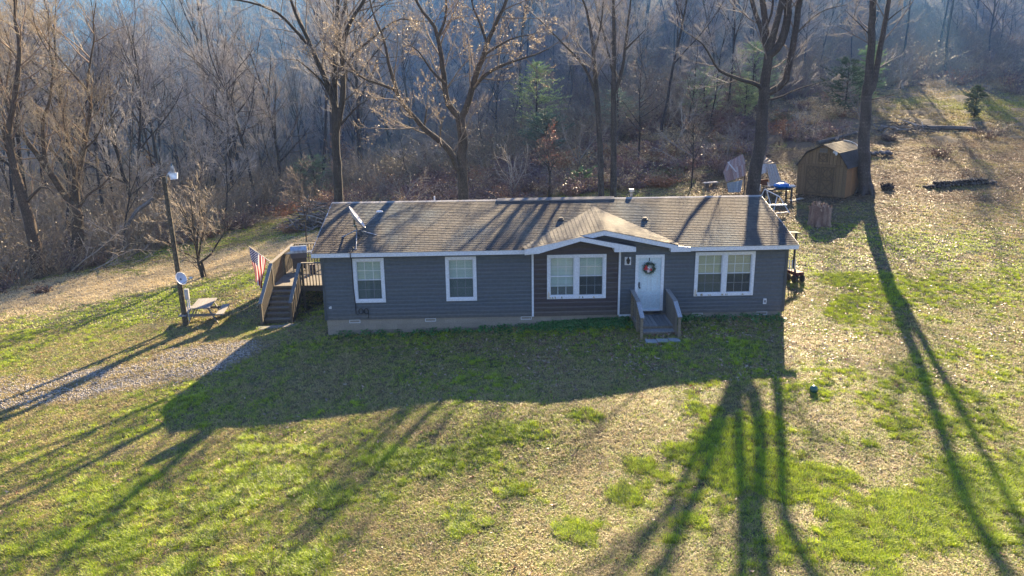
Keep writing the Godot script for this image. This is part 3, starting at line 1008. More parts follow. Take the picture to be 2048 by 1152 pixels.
	hn.tube(PackedVector3Array([V(-0.25, 1.0, 0.3), V(0.25, 1.0, 0.3)]), 0.015, 0.015, 6, Color(0.6, 0.6, 0.6), true)
	part("handle", hn, M.metal, g)
	var bk := MB.new()
	for k in 5:
		bk.tube(PackedVector3Array([V(0, k * 0.09, 0), V(0, k * 0.09 + 0.045, 0), V(0, k * 0.09 + 0.09, 0)]), 0.15, 0.15, 14, [Color(0.1, 0.07, 0.09), Color(0.2, 0.16, 0.17)][k % 2], true)
	single("barrel_planter", bk, M.wood, "small dark barrel on the deck beside the grill", "barrel", V(-2.05, 0.0, -7.2))

func flag() -> void:
	var f := thing("flag", "American flag hanging from a slanted staff on the deck railing", "flag", V(-3.4, 0.95, -5.5))
	var tip := V(-0.95, 0.72, -0.1)
	var st := MB.new()
	st.tube(PackedVector3Array([V(0, 0, 0), tip]), 0.016, 0.014, 8, Color(0.62, 0.58, 0.5), true)
	part("staff", st, M.paint, f)
	var fin := MB.new()
	fin.ball(tip, V(0.03, 0.03, 0.03), 6, 8, Color(0.5, 0.42, 0.2))
	part("finial", fin, M.metal, f)
	# stripes and stars of the cloth, as printed
	var W := 380
	var H := 200
	var im := Image.create(W, H, false, Image.FORMAT_RGB8)
	for k in 13:
		im.fill_rect(Rect2i(0, k * H / 13, W, H / 13 + 1), Color(0.62, 0.1, 0.14) if k % 2 == 0 else Color(0.9, 0.88, 0.85))
	var uh := H * 7 / 13
	im.fill_rect(Rect2i(0, 0, 152, uh), Color(0.12, 0.17, 0.35))
	for r in 9:
		for k in (6 if r % 2 == 0 else 5):
			var m := Vector2((2 * k + (1 if r % 2 == 0 else 2)) * 152.0 / 12.0, (r + 1) * uh / 10.0)
			for y in range(-6, 7):
				for x in range(-6, 7):
					var a := atan2(float(x), float(-y))
					var q := fposmod(a + PI / 5, TAU / 5) - PI / 5
					if Vector2(x, y).length() < 5.6 * cos(PI * 0.3) / cos(absf(q) - PI * 0.3 + 0.0) * 0.62 + 0.6:
						im.set_pixel(int(m.x) + x, int(m.y) + y, Color(0.92, 0.92, 0.92))
	var mt := StandardMaterial3D.new()
	mt.resource_name = "flag_print"
	mt.albedo_texture = ImageTexture.create_from_image(im)
	mt.roughness = 0.85
	mt.cull_mode = BaseMaterial3D.CULL_DISABLED
	mt.backlight_enabled = true
	mt.backlight = Color(0.7, 0.7, 0.7)
	var mb := MB.new()
	var NX := 26
	var NY := 20
	for i in NX + 1:
		for j in NY + 1:
			var s := float(j) / NY   # along the staff, from its tip
			var t := float(i) / NX   # down the cloth
			var a := tip.lerp(Vector3.ZERO, 0.03 + s * 0.72)
			var gather := lerpf(1.0, 0.45, smoothstep(0.0, 1.0, t))
			var p := a + V(0, -t * 1.45 + (s - 0.5) * t * 0.25, 0)
			p.x = lerpf(tip.x + 0.25, a.x, gather) + 0.05 * sin(s * 9 + t * 3) * t
			p.z = a.z + 0.11 * sin(s * 14.0 + t * 2.0) * (0.25 + t) + 0.05 * sin(t * 7)
			mb.v.append(p)
			mb.n.append(V(0, 0, 1))
			mb.c.append(Color.WHITE)
			mb.t.append(Vector2(t, s))
	for i in NX:
		for j in NY:
			var a := i * (NY + 1) + j
			mb.ix.append_array([a, a + 1, a + NY + 1, a + 1, a + NY + 2, a + NY + 1])
	for i in NX + 1:
		for j in NY + 1:
			var a := mb.v[mini(i + 1, NX) * (NY + 1) + j] - mb.v[maxi(i - 1, 0) * (NY + 1) + j]
			var b := mb.v[i * (NY + 1) + mini(j + 1, NY)] - mb.v[i * (NY + 1) + maxi(j - 1, 0)]
			mb.n[i * (NY + 1) + j] = a.cross(b).normalized()
	part("cloth", mb, mt, f)

# a round dish: m its centre, d where it faces, r its radius
func dish_shape(m: Vector3, d: Vector3, r: float, col: Color) -> MB:
	var mb := MB.new()
	var s := d.cross(Vector3.UP).normalized()
	var q := s.cross(d)
	for side in 2:
		var k := mb.v.size()
		for i in 7:
			for j in 24:
				var a := TAU * j / 24
				var e := r * i / 6.0
				mb.v.append(m + (s * cos(a) + q * sin(a) * 1.1) * e + d * (e * e / r * 0.28 - r * 0.15 - side * 0.02))
				mb.n.append((d - (s * cos(a) + q * sin(a)) * e / r * 0.5).normalized() * (1 if side == 0 else -1))
				mb.c.append(col)
				mb.t.append(Vector2.ZERO)
		for i in 6:
			for j in 24:
				var a := k + i * 24 + j
				var b := k + i * 24 + (j + 1) % 24
				if side == 1:
					mb.ix.append_array([a, b, a + 24, b, b + 24, a + 24])
				else:
					mb.ix.append_array([a, a + 24, b, b, a + 24, b + 24])
	var rim := PackedVector3Array()
	for j in 25:
		var a := TAU * j / 24
		rim.append(m + (s * cos(a) + q * sin(a) * 1.1) * r + d * (r * 0.13 - 0.01))
	mb.tube(rim, 0.014, 0.014, 5, col)
	return mb

func dishes() -> void:
	var o := V(1.18, 2.93, -0.9)
	var t := thing("roof_satellite_dish", "large grey satellite dish on a three-legged mount on the house roof", "satellite dish", o)
	var pale := Color(0.55, 0.53, 0.53)
	var d := V(0.78, 0.53, -0.12).normalized()
	var m := V(1.185, 3.66, -0.9) - o
	part("reflector", dish_shape(m, d, 0.44, pale), M.paint, t)
	var mast := MB.new()
	mast.tube(PackedVector3Array([V(0, 0.0, 0), V(0, 0.32, 0), V(-0.08, 0.5, 0)]), 0.028, 0.028, 8, Color(0.25, 0.27, 0.3), true)
	mast.bar(V(-0.08, 0.5, 0), m - d * 0.08, 0.07, 0.07, Color(0.2, 0.2, 0.2))
	mast.ball(V(-0.05, 0.44, 0.06), V(0.06, 0.06, 0.05), 6, 8, Color(0.4, 0.42, 0.3))
	part("mast", mast, M.metal, t)
	var arm := MB.new()
	arm.tube(PackedVector3Array([m + V(0.25, -0.36, 0.0), V(2.0, 3.8, -1.0) - o]), 0.014, 0.012, 6, Color(0.4, 0.4, 0.4), true)
	part("feed_arm", arm, M.metal, t)
	var lnb := MB.new()
	lnb.ball(V(2.04, 3.86, -1.0) - o, V(0.13, 0.05, 0.06), 6, 10, Color(0.75, 0.77, 0.8))
	part("receiver", lnb, M.paint, t)
	for p in [V(1.27, 2.67, 0.05), V(0.64, 2.94, -0.96), V(1.85, 2.97, -1.08)]:
		var l := MB.new()
		l.tube(PackedVector3Array([V(0, 0.28, 0), p - o]), 0.022, 0.02, 6, Color(0.42, 0.45, 0.5), true)
		l.box(p - o + V(0, 0.01, 0), V(0.1, 0.02, 0.1), Color(0.3, 0.3, 0.32), Basis(V(1, 0, 0), 0.26))
		part("leg", l, M.metal, t)
	var cb := MB.new()
	var ring := PackedVector3Array()
	for j in 20:
		var a := TAU * j / 17
		ring.append(V(1.3 + cos(a) * 0.1, 3.09 + sin(a) * 0.1, -0.78))
	cb.tube(ring, 0.012, 0.012, 5, Color(0.02, 0.02, 0.02))
	cb.tube(PackedVector3Array([V(1.3, 2.99, -0.8), V(1.2, 2.8, -0.4), V(1.12, 2.66, 0.15), V(1.1, 2.62, 0.33), V(1.1, 2.4, 0.32), V(1.09, 2.36, 0.09), V(1.085, 1.4, 0.075), V(1.12, 0.62, 0.06), V(1.12, 0.24, 0.05), V(1.2, 0.2, 0.05)]), 0.015, 0.015, 5, Color(0.015, 0.015, 0.015))
	for k in 2:
		var lp := PackedVector3Array()
		for j in 16:
			var a := TAU * j / 15 + k
			lp.append(V(1.3 + k * 0.2 + cos(a) * 0.08, 0.33 + sin(a) * 0.1, 0.05))
		cb.tube(lp, 0.015, 0.015, 5, Color(0.015, 0.015, 0.015))
	cb.tube(PackedVector3Array([V(1.55, 0.4, 0.05), V(1.58, 0.2, 0.05), V(1.55, 0.05, 0.05)]), 0.014, 0.014, 5, Color(0.015, 0.015, 0.015))
	single("dish_cable", cb, M.plain, "thin black cable running from the roof dish down the siding into loops", "cable")

func yard_pole() -> void:
	var b := on(-6.58, -3.43)
	var t := thing("yard_light_pole", "leaning brown wooden pole with a yard light on top", "light pole", b)
	var top := V(-0.13, 6.15, 0)
	var p := MB.new()
	p.tube(PackedVector3Array([V(0, -0.2, 0), V(-0.05, 2.5, 0), top]), 0.115, 0.085, 12, Color(0.23, 0.18, 0.11), true)
	part("pole", p, M.bark, t)
	var arm := MB.new()
	arm.tube(PackedVector3Array([top + V(0.06, -0.35, 0), top + V(0.14, 0.02, 0.02), top + V(0.26, 0.17, 0.03), top + V(0.4, 0.2, 0.03)]), 0.026, 0.026, 8, Color(0.6, 0.62, 0.65), true)
	part("lamp_arm", arm, M.metal, t)
	var hd := MB.new()
	hd.tube(PackedVector3Array([top + V(0.4, 0.12, 0.03), top + V(0.39, 0.3, 0.03), top + V(0.38, 0.42, 0.03)]), 0.1, 0.07, 12, Color(0.5, 0.53, 0.57), true)
	hd.tube(PackedVector3Array([top + V(0.38, 0.42, 0.03), top + V(0.38, 0.52, 0.03)]), 0.04, 0.03, 8, Color(0.15, 0.25, 0.4), true)
	part("lamp_head", hd, M.metal, t)
	var lens := MB.new()
	lens.tube(PackedVector3Array([top + V(0.42, -0.1, 0.04), top + V(0.41, 0.02, 0.035), top + V(0.4, 0.14, 0.03)]), 0.13, 0.18, 14, Color(0.72, 0.75, 0.76), true)
	part("lens", lens, M.gloss, t)
	var bx := MB.new()
	bx.box(V(0.22, 1.35, 0.05), V(0.16, 0.42, 0.12), Color(0.45, 0.45, 0.44))
	bx.tube(PackedVector3Array([V(0.2, 1.15, 0.06), V(0.2, 0.2, 0.08)]), 0.025, 0.025, 6, Color(0.5, 0.5, 0.5), true)
	bx.tube(PackedVector3Array([V(0.28, 1.15, 0.06), V(0.28, 0.75, 0.08)]), 0.03, 0.03, 6, Color(0.62, 0.62, 0.62), true)
	part("meter_box", bx, M.paint, t)
	var dt := thing("pole_satellite_dish", "pale satellite dish fixed low on the wooden yard light pole", "satellite dish", b + V(0, 1.9, 0))
	var d := V(0.75, 0.4, 0.42).normalized()
	part("reflector", dish_shape(V(0.12, 0.14, 0.2), d, 0.24, Color(0.68, 0.68, 0.7)), M.paint, dt)
	var br := MB.new()
	br.bar(V(0, 0, 0.1), V(0.1, 0.12, 0.2), 0.08, 0.08, Color(0.3, 0.3, 0.3))
	part("bracket", br, M.metal, dt)
	var ar := MB.new()
	ar.tube(PackedVector3Array([V(0.18, -0.06, 0.32), V(0.62, 0.2, 0.5)]), 0.014, 0.012, 6, Color(0.3, 0.32, 0.33), true)
	part("feed_arm", ar, M.metal, dt)
	var rc := MB.new()
	rc.ball(V(0.64, 0.23, 0.5), V(0.08, 0.055, 0.055), 6, 8, Color(0.5, 0.53, 0.53))
	part("receiver", rc, M.paint, dt)

func picnic_table() -> void:
	var t := thing("picnic_table", "weathered grey wooden picnic table beside the yard light pole", "picnic table", on(-5.95, -4.0), 0.0)
	t.rotation.y = 0.12
	var grey := Color(0.36, 0.33, 0.29)
	for i in 5:
		var b := MB.new()
		b.box(V(-0.31 + i * 0.155, 0.74, 0), V(0.145, 0.04, 1.5), wob(grey, 0.12))
		part("table_plank", b, M.wood, t)
	for s in [-1, 1]:
		for k in 2:
			var b := MB.new()
			b.box(V(s * (0.66 + k * 0.145), 0.44, 0), V(0.14, 0.04, 1.5), wob(grey, 0.12))
			part("seat_plank", b, M.wood, t)
		for e in [-1, 1]:
			var l := MB.new()
			l.bar(V(s * 0.24, 0.72, e * 0.52), V(s * 0.62, -0.03, e * 0.52), 0.04, 0.1, wob(tint(grey, 0.7), 0.1), V(0, 0, 1))
			part("leg", l, M.wood, t)
	for e in [-1, 1]:
		var c := MB.new()
		c.box(V(0, 0.4, e * 0.565), V(1.66, 0.1, 0.04), tint(grey, 0.7))
		part("crosspiece", c, M.wood, t)
# ---------------------------------------------------------------- trees
# a branch and all that grows from it; wood takes the thick levels, fine the twigs
func branch(wood: MB, fine: MB, p: Vector3, d: Vector3, long: float, r: float, lvl: int, g: Dictionary) -> void:
	var seg: int = [6, 5, 4, 3, 3, 2][lvl]
	var pts := PackedVector3Array([p])
	var wig: float = g.wiggle
	for i in seg:
		d = (d + V(rng.randf_range(-wig, wig), rng.randf_range(-wig, wig) + g.rise, rng.randf_range(-wig, wig))).normalized()
		p += d * long / seg
		pts.append(p)
	var thin := maxf(r * (0.35 if lvl < 4 else 0.5), 0.5 * g.get("least", 0.007))
	var col: Color = wob(g.bark if lvl < 3 else g.twig, 0.15)
	(wood if lvl < 2 else fine).tube(pts, r, thin, [9, 7, 5, 3, 3, 3][lvl], col)
	if lvl >= g.depth:
		if g.has("leaves") and rng.randf() < g.leaf_share:
			for q in 2:
				leaf_on(g.leaves, pts[rng.randi() % pts.size()], g.leaf, 1.05)
		return
	sprout(wood, fine, pts, r, thin, long, lvl, g, [g.kids, 6, 5, 5, 4, 3][lvl])

func leaf_on(mb: MB, p: Vector3, col: Color, big := 1.0) -> void:
	var d := V(rng.randf_range(-1, 1), rng.randf_range(-1.2, 0.4), rng.randf_range(-1, 1)).normalized()
	var s := d.cross(V(rng.randf_range(-1, 1), rng.randf_range(-1, 1), rng.randf_range(-1, 1))).normalized()
	var k := rng.randf_range(0.045, 0.085) * big
	mb.quad(p, p + (d * 0.5 + s * 0.35) * k, p + d * k, p + (d * 0.5 - s * 0.35) * k, wob(col, 0.35))

func sprout(wood: MB, fine: MB, pts: PackedVector3Array, r0: float, r1: float, long: float, lvl: int, g: Dictionary, kids: int) -> void:
	for i in kids:
		var t := clampf((i + 0.3 + rng.randf() * 0.9) / kids, 0, 1)
		if lvl == 0:
			t = lerpf(g.bare, 1.0, t)
		else:
			t = lerpf(0.15, 1.0, t)
		var f := t * (pts.size() - 1)
		var k := mini(int(f), pts.size() - 2)
		var at := pts[k].lerp(pts[k + 1], f - k)
		var d := (pts[k + 1] - pts[k]).normalized()
		var s := d.cross(V(rng.randf_range(-1, 1), rng.randf_range(-1, 1), rng.randf_range(-1, 1))).normalized()
		var ang := rng.randf_range(g.spread * 0.6, g.spread * 1.25)
		if t > 0.93:
			ang *= 0.4
		var nd := (d * cos(ang) + s * sin(ang))
		var rr := minf(lerpf(r0, r1, t) * 0.68, r0 * 0.6)
		var ll := long * rng.randf_range(0.42, 0.66) * (1.15 - 0.55 * t)
		if lvl >= 2:
			rr *= 0.75
		branch(wood, fine, at, nd, ll, maxf(rr, g.get("least", 0.007)), lvl + 1, g)

func kind(bark: Color, twig: Color, more := {}) -> Dictionary:
	var g := {"bark": bark, "twig": twig, "wiggle": 0.16, "rise": 0.05, "spread": 0.75, "kids": 11, "bare": 0.35, "depth": 4, "least": 0.010}
	g.merge(more, true)
	return g

func tree_node(called: String, label: String, at: Vector3, wood: MB, fine: MB, leaves: MB = null, group := "") -> Node3D:
	var t := thing(called, label, "tree", at, 0.0, group)
	part("trunk", wood, M.bark, t)
	part("crown", fine, M.twig, t)
	if leaves and leaves.v.size():
		part("leaves", leaves, M.leaf, t)
	return t

# a tree whose main limbs are given: "r0,r1;x,y,z;x,y,z..." in metres from its base
func limbed(called: String, label: String, at: Vector3, limbs: Array, g: Dictionary, dense := 1.3) -> Node3D:
	var wood := MB.new()
	var fine := MB.new()
	var first := true
	for s in limbs:
		var bits: PackedStringArray = s.split(";")
		var rr := bits[0].split_floats(",")
		rr[0] *= g.get("slim", 1.0)
		rr[1] *= g.get("slim", 1.0)
		var raw := PackedVector3Array()
		for i in range(1, bits.size()):
			var q := bits[i].split_floats(",")
			raw.append(V(q[0], q[1], q[2]))
		var cv := Curve3D.new()
		for i in raw.size():
			var tan := (raw[mini(i + 1, raw.size() - 1)] - raw[maxi(i - 1, 0)]) / 6.0
			cv.add_point(raw[i], -tan, tan)
		var long := cv.get_baked_length()
		var m := maxi(3, int(long / 0.45))
		var pts := PackedVector3Array()
		for i in m + 1:
			pts.append(cv.sample_baked(long * i / m) + (V(rng.randf_range(-1, 1), 0, rng.randf_range(-1, 1)) * rr[0] * 0.12 if i > 0 and i < m else Vector3.ZERO))
		wood.tube(pts, rr[0], rr[1], 11 if rr[0] > 0.12 else 8, wob(g.bark, 0.08))
		if first:   # roots flare out at the foot
			first = false
			for k in 6:
				var a := TAU * k / 6 + rng.randf()
				wood.tube(PackedVector3Array([V(0, 0.9, 0), V(cos(a) * rr[0] * 0.75, 0.45, sin(a) * rr[0] * 0.75), V(cos(a) * rr[0] * 1.7, -0.25, sin(a) * rr[0] * 1.7)]), rr[0] * 0.5, rr[0] * 0.22, 6, g.bark)
			if rr[0] > 0.15:
				continue
		var k := int(long * dense) + 1
		for i in k:
			var t := lerpf(0.12, 0.98, (i + rng.randf()) / k)
			var f := t * m
			var j := mini(int(f), m - 1)
			var d := (pts[j + 1] - pts[j]).normalized()
			var sd := d.cross(V(rng.randf_range(-1, 1), rng.randf_range(-1, 1), rng.randf_range(-1, 1))).normalized()
			var ang := rng.randf_range(0.5, 1.15)
			var rad := lerpf(rr[0], rr[1], t)
			branch(wood, fine, pts[j].lerp(pts[j + 1], f - j), d * cos(ang) + sd * sin(ang), clampf(0.7 + rad * 16.0, 0.6, 2.6) * rng.randf_range(0.6, 1.2) * g.get("reach", 1.0), clampf(rad * 0.4, 0.008, 0.045), 2, g)
		if rr[1] >= 0.04:
			for i in 2:
				branch(wood, fine, pts[m], (pts[m] - pts[m - 1]).normalized() + V(rng.randf_range(-0.4, 0.4), 0.2, rng.randf_range(-0.4, 0.4)), rr[1] * 55.0, rr[1] * 0.8, 1, g)
		elif rr[1] > 0.015:
			branch(wood, fine, pts[m], (pts[m] - pts[m - 1]).normalized(), rr[1] * 60.0, rr[1], 2, g)
	return tree_node(called, label, at, wood, fine, g.get("leaves"))

func big_trees() -> void:
	var grey := Color(0.2, 0.17, 0.14)
	var tw := Color(0.33, 0.30, 0.27)
	limbed("yard_tree", "tall dark bare tree forking low behind the roof dish end of the house", V(-2.01, -0.85, -14), [
		"0.27,0.20;0.00,-0.15,0.00;0.10,5.55,0.00;0.21,7.92,0.00",
		"0.17,0.06;0.23,7.92,0.07;-0.00,8.91,0.00;-0.26,9.63,0.10;-0.69,10.88,0.26;-1.01,11.77,0.38;-1.35,12.67,0.52;-1.56,13.48,0.60",
		"0.09,0.03;-0.68,10.88,0.31;-1.39,11.83,0.65;-2.12,12.64,1.00;-3.23,13.07,1.54;-4.51,13.25,2.19",
		"0.16,0.07;0.20,7.92,-0.04;0.28,9.75,-0.06;0.52,11.78,-0.11;0.69,13.29,-0.15;0.88,15.40,-0.19",
		"0.17,0.06;0.20,6.88,0.05;0.65,8.55,0.17;0.85,10.94,0.23;1.30,12.18,0.35;2.10,13.21,0.56;2.62,14.58,0.71",
		"0.09,0.03;0.64,9.04,-0.34;0.84,9.89,-0.45;1.14,10.62,-0.61;2.07,11.39,-1.09;2.94,12.10,-1.53;3.58,12.46,-1.85;4.43,12.36,-2.27",
		"0.10,0.04;0.67,10.64,-0.25;0.67,11.86,-0.25;0.99,13.07,-0.37;1.08,15.19,-0.40",
		"0.08,0.02;0.27,8.03,0.14;-0.32,9.29,0.20;-0.83,9.91,0.53;-1.34,10.39,0.86;-1.76,10.44,1.14",
		"0.07,0.02;0.17,6.87,-0.08;0.62,7.37,-0.28;1.19,7.99,-0.54;1.78,8.36,-0.80",
	], kind(Color(0.13, 0.105, 0.08), tw, {"least": 0.0065, "depth": 5}))
	var lv := MB.new()
	limbed("yard_tree", "wide spreading tree with tan leaves still clinging, behind the middle of the roof", V(4.71, -0.3, -13), [
		"0.30,0.24;0.00,-0.15,0.00;0.03,4.51,0.00;0.10,6.02,0.00;-0.01,6.90,0.00",
		"0.19,0.05;0.02,4.12,0.01;-0.26,4.45,0.09;-0.59,5.26,0.21;-1.19,5.89,0.43;-1.83,6.44,0.66;-2.36,7.12,0.86;-2.77,7.67,1.01;-3.16,8.35,1.15;-3.71,8.59,1.36;-4.40,8.84,1.63",
		"0.10,0.03;-3.00,8.16,1.32;-3.13,8.82,1.38;-3.31,9.48,1.46;-3.49,10.68,1.55;-3.88,11.78,1.73;-4.02,12.46,1.79",
		"0.17,0.06;-0.01,6.90,-0.00;-0.60,7.60,-0.12;-0.75,8.61,-0.15;-0.84,9.52,-0.17;-0.92,10.14,-0.19;-1.02,10.84,-0.21;-1.18,11.39,-0.24;-1.85,12.23,-0.38;-2.17,12.87,-0.45",
		"0.08,0.03;-0.99,10.82,0.35;-0.62,11.64,0.22;-0.52,12.34,0.19;-0.61,13.48,0.22",
		"0.18,0.05;-0.01,6.80,0.00;0.37,7.59,0.10;0.68,8.53,0.19;0.95,9.27,0.26;1.26,9.96,0.35;1.58,10.83,0.44;2.08,11.82,0.59;2.46,12.61,0.69;2.83,13.83,0.80",
		"0.11,0.03;0.61,8.27,-0.26;1.03,8.76,-0.43;1.36,9.05,-0.57;2.06,9.42,-0.86;2.98,9.73,-1.23;4.02,10.03,-1.65;4.58,10.28,-1.87",
		"0.08,0.03;1.45,10.42,0.71;1.10,11.48,0.54;0.75,12.31,0.37;0.66,13.46,0.32",
		"0.07,0.02;-1.93,6.37,-0.53;-1.83,6.92,-0.50;-1.67,7.68,-0.46",
		"0.08,0.02;-0.72,8.62,0.26;-1.38,9.28,0.50;-1.88,10.11,0.68;-2.33,10.46,0.84",
		"0.07,0.02;1.26,9.96,0.53;2.06,10.41,0.87;2.78,10.74,1.19;3.50,10.83,1.50",
	], kind(Color(0.2, 0.155, 0.11), Color(0.24, 0.19, 0.14), {"least": 0.0065, "depth": 5, "leaves": lv, "leaf": Color(0.62, 0.5, 0.33), "leaf_share": 0.3}))
	limbed("yard_tree", "grey bare tree, thinner trunk of a close pair behind the porch gable", V(12.47, 0.47, -16), [
		"0.22,0.16;0.00,-0.15,0.00;-0.13,3.80,0.00;-0.34,6.63,0.00",
		"0.16,0.05;-0.35,6.63,0.07;-0.49,8.16,0.10;-0.68,9.80,0.14;-0.98,11.29,0.20;-1.40,12.36,0.29",
		"0.10,0.03;-0.40,6.98,0.16;-0.96,8.27,0.38;-1.45,8.95,0.58;-2.07,9.53,0.83;-2.91,10.31,1.19;-3.66,10.98,1.50",
		"0.08,0.03;-0.58,9.21,-0.21;-0.26,10.49,-0.10;-0.15,11.50,-0.05;0.00,12.99,-0.00",
	], kind(grey, tw, {"slim": 0.88, "least": 0.0065, "depth": 5}))
	limbed("yard_tree", "grey bare tree, thicker straight trunk of a close pair behind the porch gable", V(13.19, 0.55, -16.4), [
		"0.23,0.17;0.00,-0.15,0.00;-0.05,3.67,-0.00;-0.14,7.43,-0.00",
		"0.16,0.05;-0.13,7.43,-0.03;-0.16,10.19,-0.04;-0.25,11.95,-0.06;-0.25,14.19,-0.05",
		"0.12,0.04;-0.10,7.01,0.03;0.13,7.62,0.04;0.34,8.59,0.10;0.45,9.71,0.13;0.65,11.92,0.19;0.70,12.92,0.20",
		"0.07,0.02;0.42,9.37,0.19;1.03,10.00,0.47;1.39,10.37,0.63",
		"0.09,0.03;-0.14,8.07,-0.05;-0.48,9.39,-0.18;-0.76,10.44,-0.28;-1.03,11.22,-0.38",
	], kind(grey, tw, {"slim": 0.88, "least": 0.0065, "depth": 5}))
	limbed("yard_tree", "massive tree with mossy elbow limbs standing before the collapsed metal shelter", V(20.68, 1.05, -15), [
		"0.47,0.36;0.00,-0.15,0.00;0.05,2.15,0.00;0.24,3.73,0.00;0.29,5.67,0.00;0.26,6.83,-0.00",
		"0.15,0.03;0.21,6.65,0.12;-0.21,7.01,0.09;-1.13,7.23,0.48;-1.79,7.45,0.76;-2.41,7.66,1.03;-2.79,8.01,1.20;-3.11,8.46,1.35;-3.56,9.04,1.54;-4.33,9.47,1.89",
		"0.22,0.14;0.27,6.44,0.06;0.68,6.64,0.15;1.09,6.90,0.25;1.31,7.20,0.30;1.33,7.59,0.30;1.45,8.27,0.33;1.55,9.23,0.35;1.62,10.22,0.37;1.76,11.44,0.40;3.0,13.6,0.6;4.6,16.4,0.9",
		"0.33,0.28;0.26,6.83,-0.00;0.30,7.73,0.00;0.38,8.55,0.00",
		"0.17,0.07;0.43,8.45,-0.13;0.05,9.39,-0.02;-0.19,10.09,-0.08;-0.49,10.78,-0.19;-0.73,11.53,-0.29;-2.0,13.7,-0.5;-3.3,16.6,-0.6",
		"0.08,0.03;-0.04,9.76,0.01;0.19,10.06,0.06;0.34,10.62,0.11;0.36,11.36,0.11;0.2,13.6,0.3;0.1,16.0,0.6",
		"0.27,0.16;0.36,8.44,0.05;0.72,8.79,0.11;0.95,9.12,0.14;1.10,9.74,0.16;1.17,10.49,0.17;1.17,11.47,0.17;1.7,13.6,0.2;2.4,17.0,0.3",
		"0.06,0.02;1.99,9.52,-0.72;2.86,10.30,-1.03;3.75,10.82,-1.34;5.01,11.10,-1.78",
		"0.07,0.02;0.26,6.18,0.13;0.99,6.31,0.49;1.64,6.69,0.82;2.71,7.07,1.38",
	], kind(Color(0.17, 0.14, 0.115), tw, {"slim": 0.82, "least": 0.0065, "depth": 5}), 0.8)
	limbed("yard_tree", "thick straight tree trunk standing at the corner of the wooden shed", V(28.22, 1.7, -17.4), [
		"0.44,0.33;0.00,-0.15,0.00;-0.21,1.38,-0.00;-0.39,2.77,-0.00;-0.50,4.83,-0.00;-0.50,6.19,-0.00",
		"0.28,0.18;-0.47,6.19,-0.07;-0.50,7.83,-0.07;-0.55,8.82,-0.08;-0.69,10.75,-0.10;-0.78,11.79,-0.12",
		"0.22,0.12;-0.47,5.64,0.11;-0.21,6.19,0.05;-0.12,7.28,0.03;-0.04,8.41,0.01;0.08,9.55,0.03;0.17,10.86,0.05;0.15,11.76,0.05",
		"0.05,0.01;-0.46,5.37,0.16;0.33,5.50,0.17;1.09,5.77,0.59",
		"0.05,0.01;-0.47,8.83,-0.25;-1.18,9.61,-0.61;-1.82,10.30,-0.94",
		"0.06,0.01;0.08,9.55,0.03;0.71,10.18,0.30;1.24,10.55,0.53",
	], kind(Color(0.19, 0.16, 0.14), tw, {"slim": 0.85, "least": 0.0065, "depth": 5}), 0.8)
	limbed("thicket_tree", "brown leaning tree at the edge of the thicket, outermost beside the dry field", V(-19.33, -1.99, -15.4), [
		"0.36,0.24;0.00,-0.15,0.00;0.11,2.06,-0.00;0.05,3.30,-0.00;-0.01,4.21,-0.00;-0.12,5.09,-0.00;-0.21,5.83,-0.00",
		"0.20,0.08;-0.18,5.83,0.04;-0.21,7.12,0.05;-0.13,8.23,0.03;0.33,9.39,0.06;0.93,11.12,0.17;1.26,12.49,0.24;1.27,13.71,0.24",
		"0.13,0.04;-0.27,6.04,-0.08;-0.56,7.37,-0.16;-0.58,8.30,-0.17;-1.10,8.82,-0.32",
		"0.10,0.03;-0.00,4.21,0.00;0.79,4.84,0.27;1.52,5.22,0.52;2.08,4.75,0.71",
		"0.08,0.02;0.34,9.39,0.08;0.00,10.24,0.00;-0.10,11.01,0.03",
	], kind(Color(0.24, 0.16, 0.1), Color(0.3, 0.25, 0.17), {"least": 0.0065, "depth": 5, "wiggle": 0.24}), 1.6)
	limbed("thicket_tree", "forked mossy tree with sunlit broken limbs in the thicket beyond the light pole", V(-18.95, -2.03, -19), [
		"0.42,0.30;0.00,-0.15,0.00;0.26,1.76,0.00;0.48,2.97,0.00",
		"0.24,0.08;0.55,2.99,0.13;0.18,3.88,0.04;-0.23,4.49,0.08;-0.63,5.54,0.21;-0.98,6.37,0.32;-1.52,7.45,0.51;-1.98,8.34,0.66;-2.11,9.29,0.71",
		"0.24,0.09;0.45,2.96,-0.07;0.54,4.72,-0.08;0.96,5.77,-0.15;1.30,6.81,-0.20;1.72,8.21,-0.26;2.05,9.39,-0.31;1.97,10.18,-0.30",
		"0.14,0.05;-0.66,5.54,0.16;-0.79,6.35,0.19;-0.59,8.41,0.14;-0.16,9.43,0.04;0.37,11.04,0.07;0.46,11.85,0.09",
		"0.08,0.03;0.69,4.76,0.20;0.69,6.59,0.20;0.61,8.67,0.18;0.88,9.37,0.26",
		"0.09,0.03;0.45,3.25,-0.15;1.05,4.11,-0.34;1.89,4.66,-0.61;2.49,5.37,-0.81",
		"0.07,0.02;1.75,6.88,0.69;2.66,7.44,1.05;3.34,8.28,1.32",
	], kind(Color(0.25, 0.17, 0.1), Color(0.32, 0.26, 0.17), {"least": 0.0065, "depth": 5, "wiggle": 0.24}), 1.6)
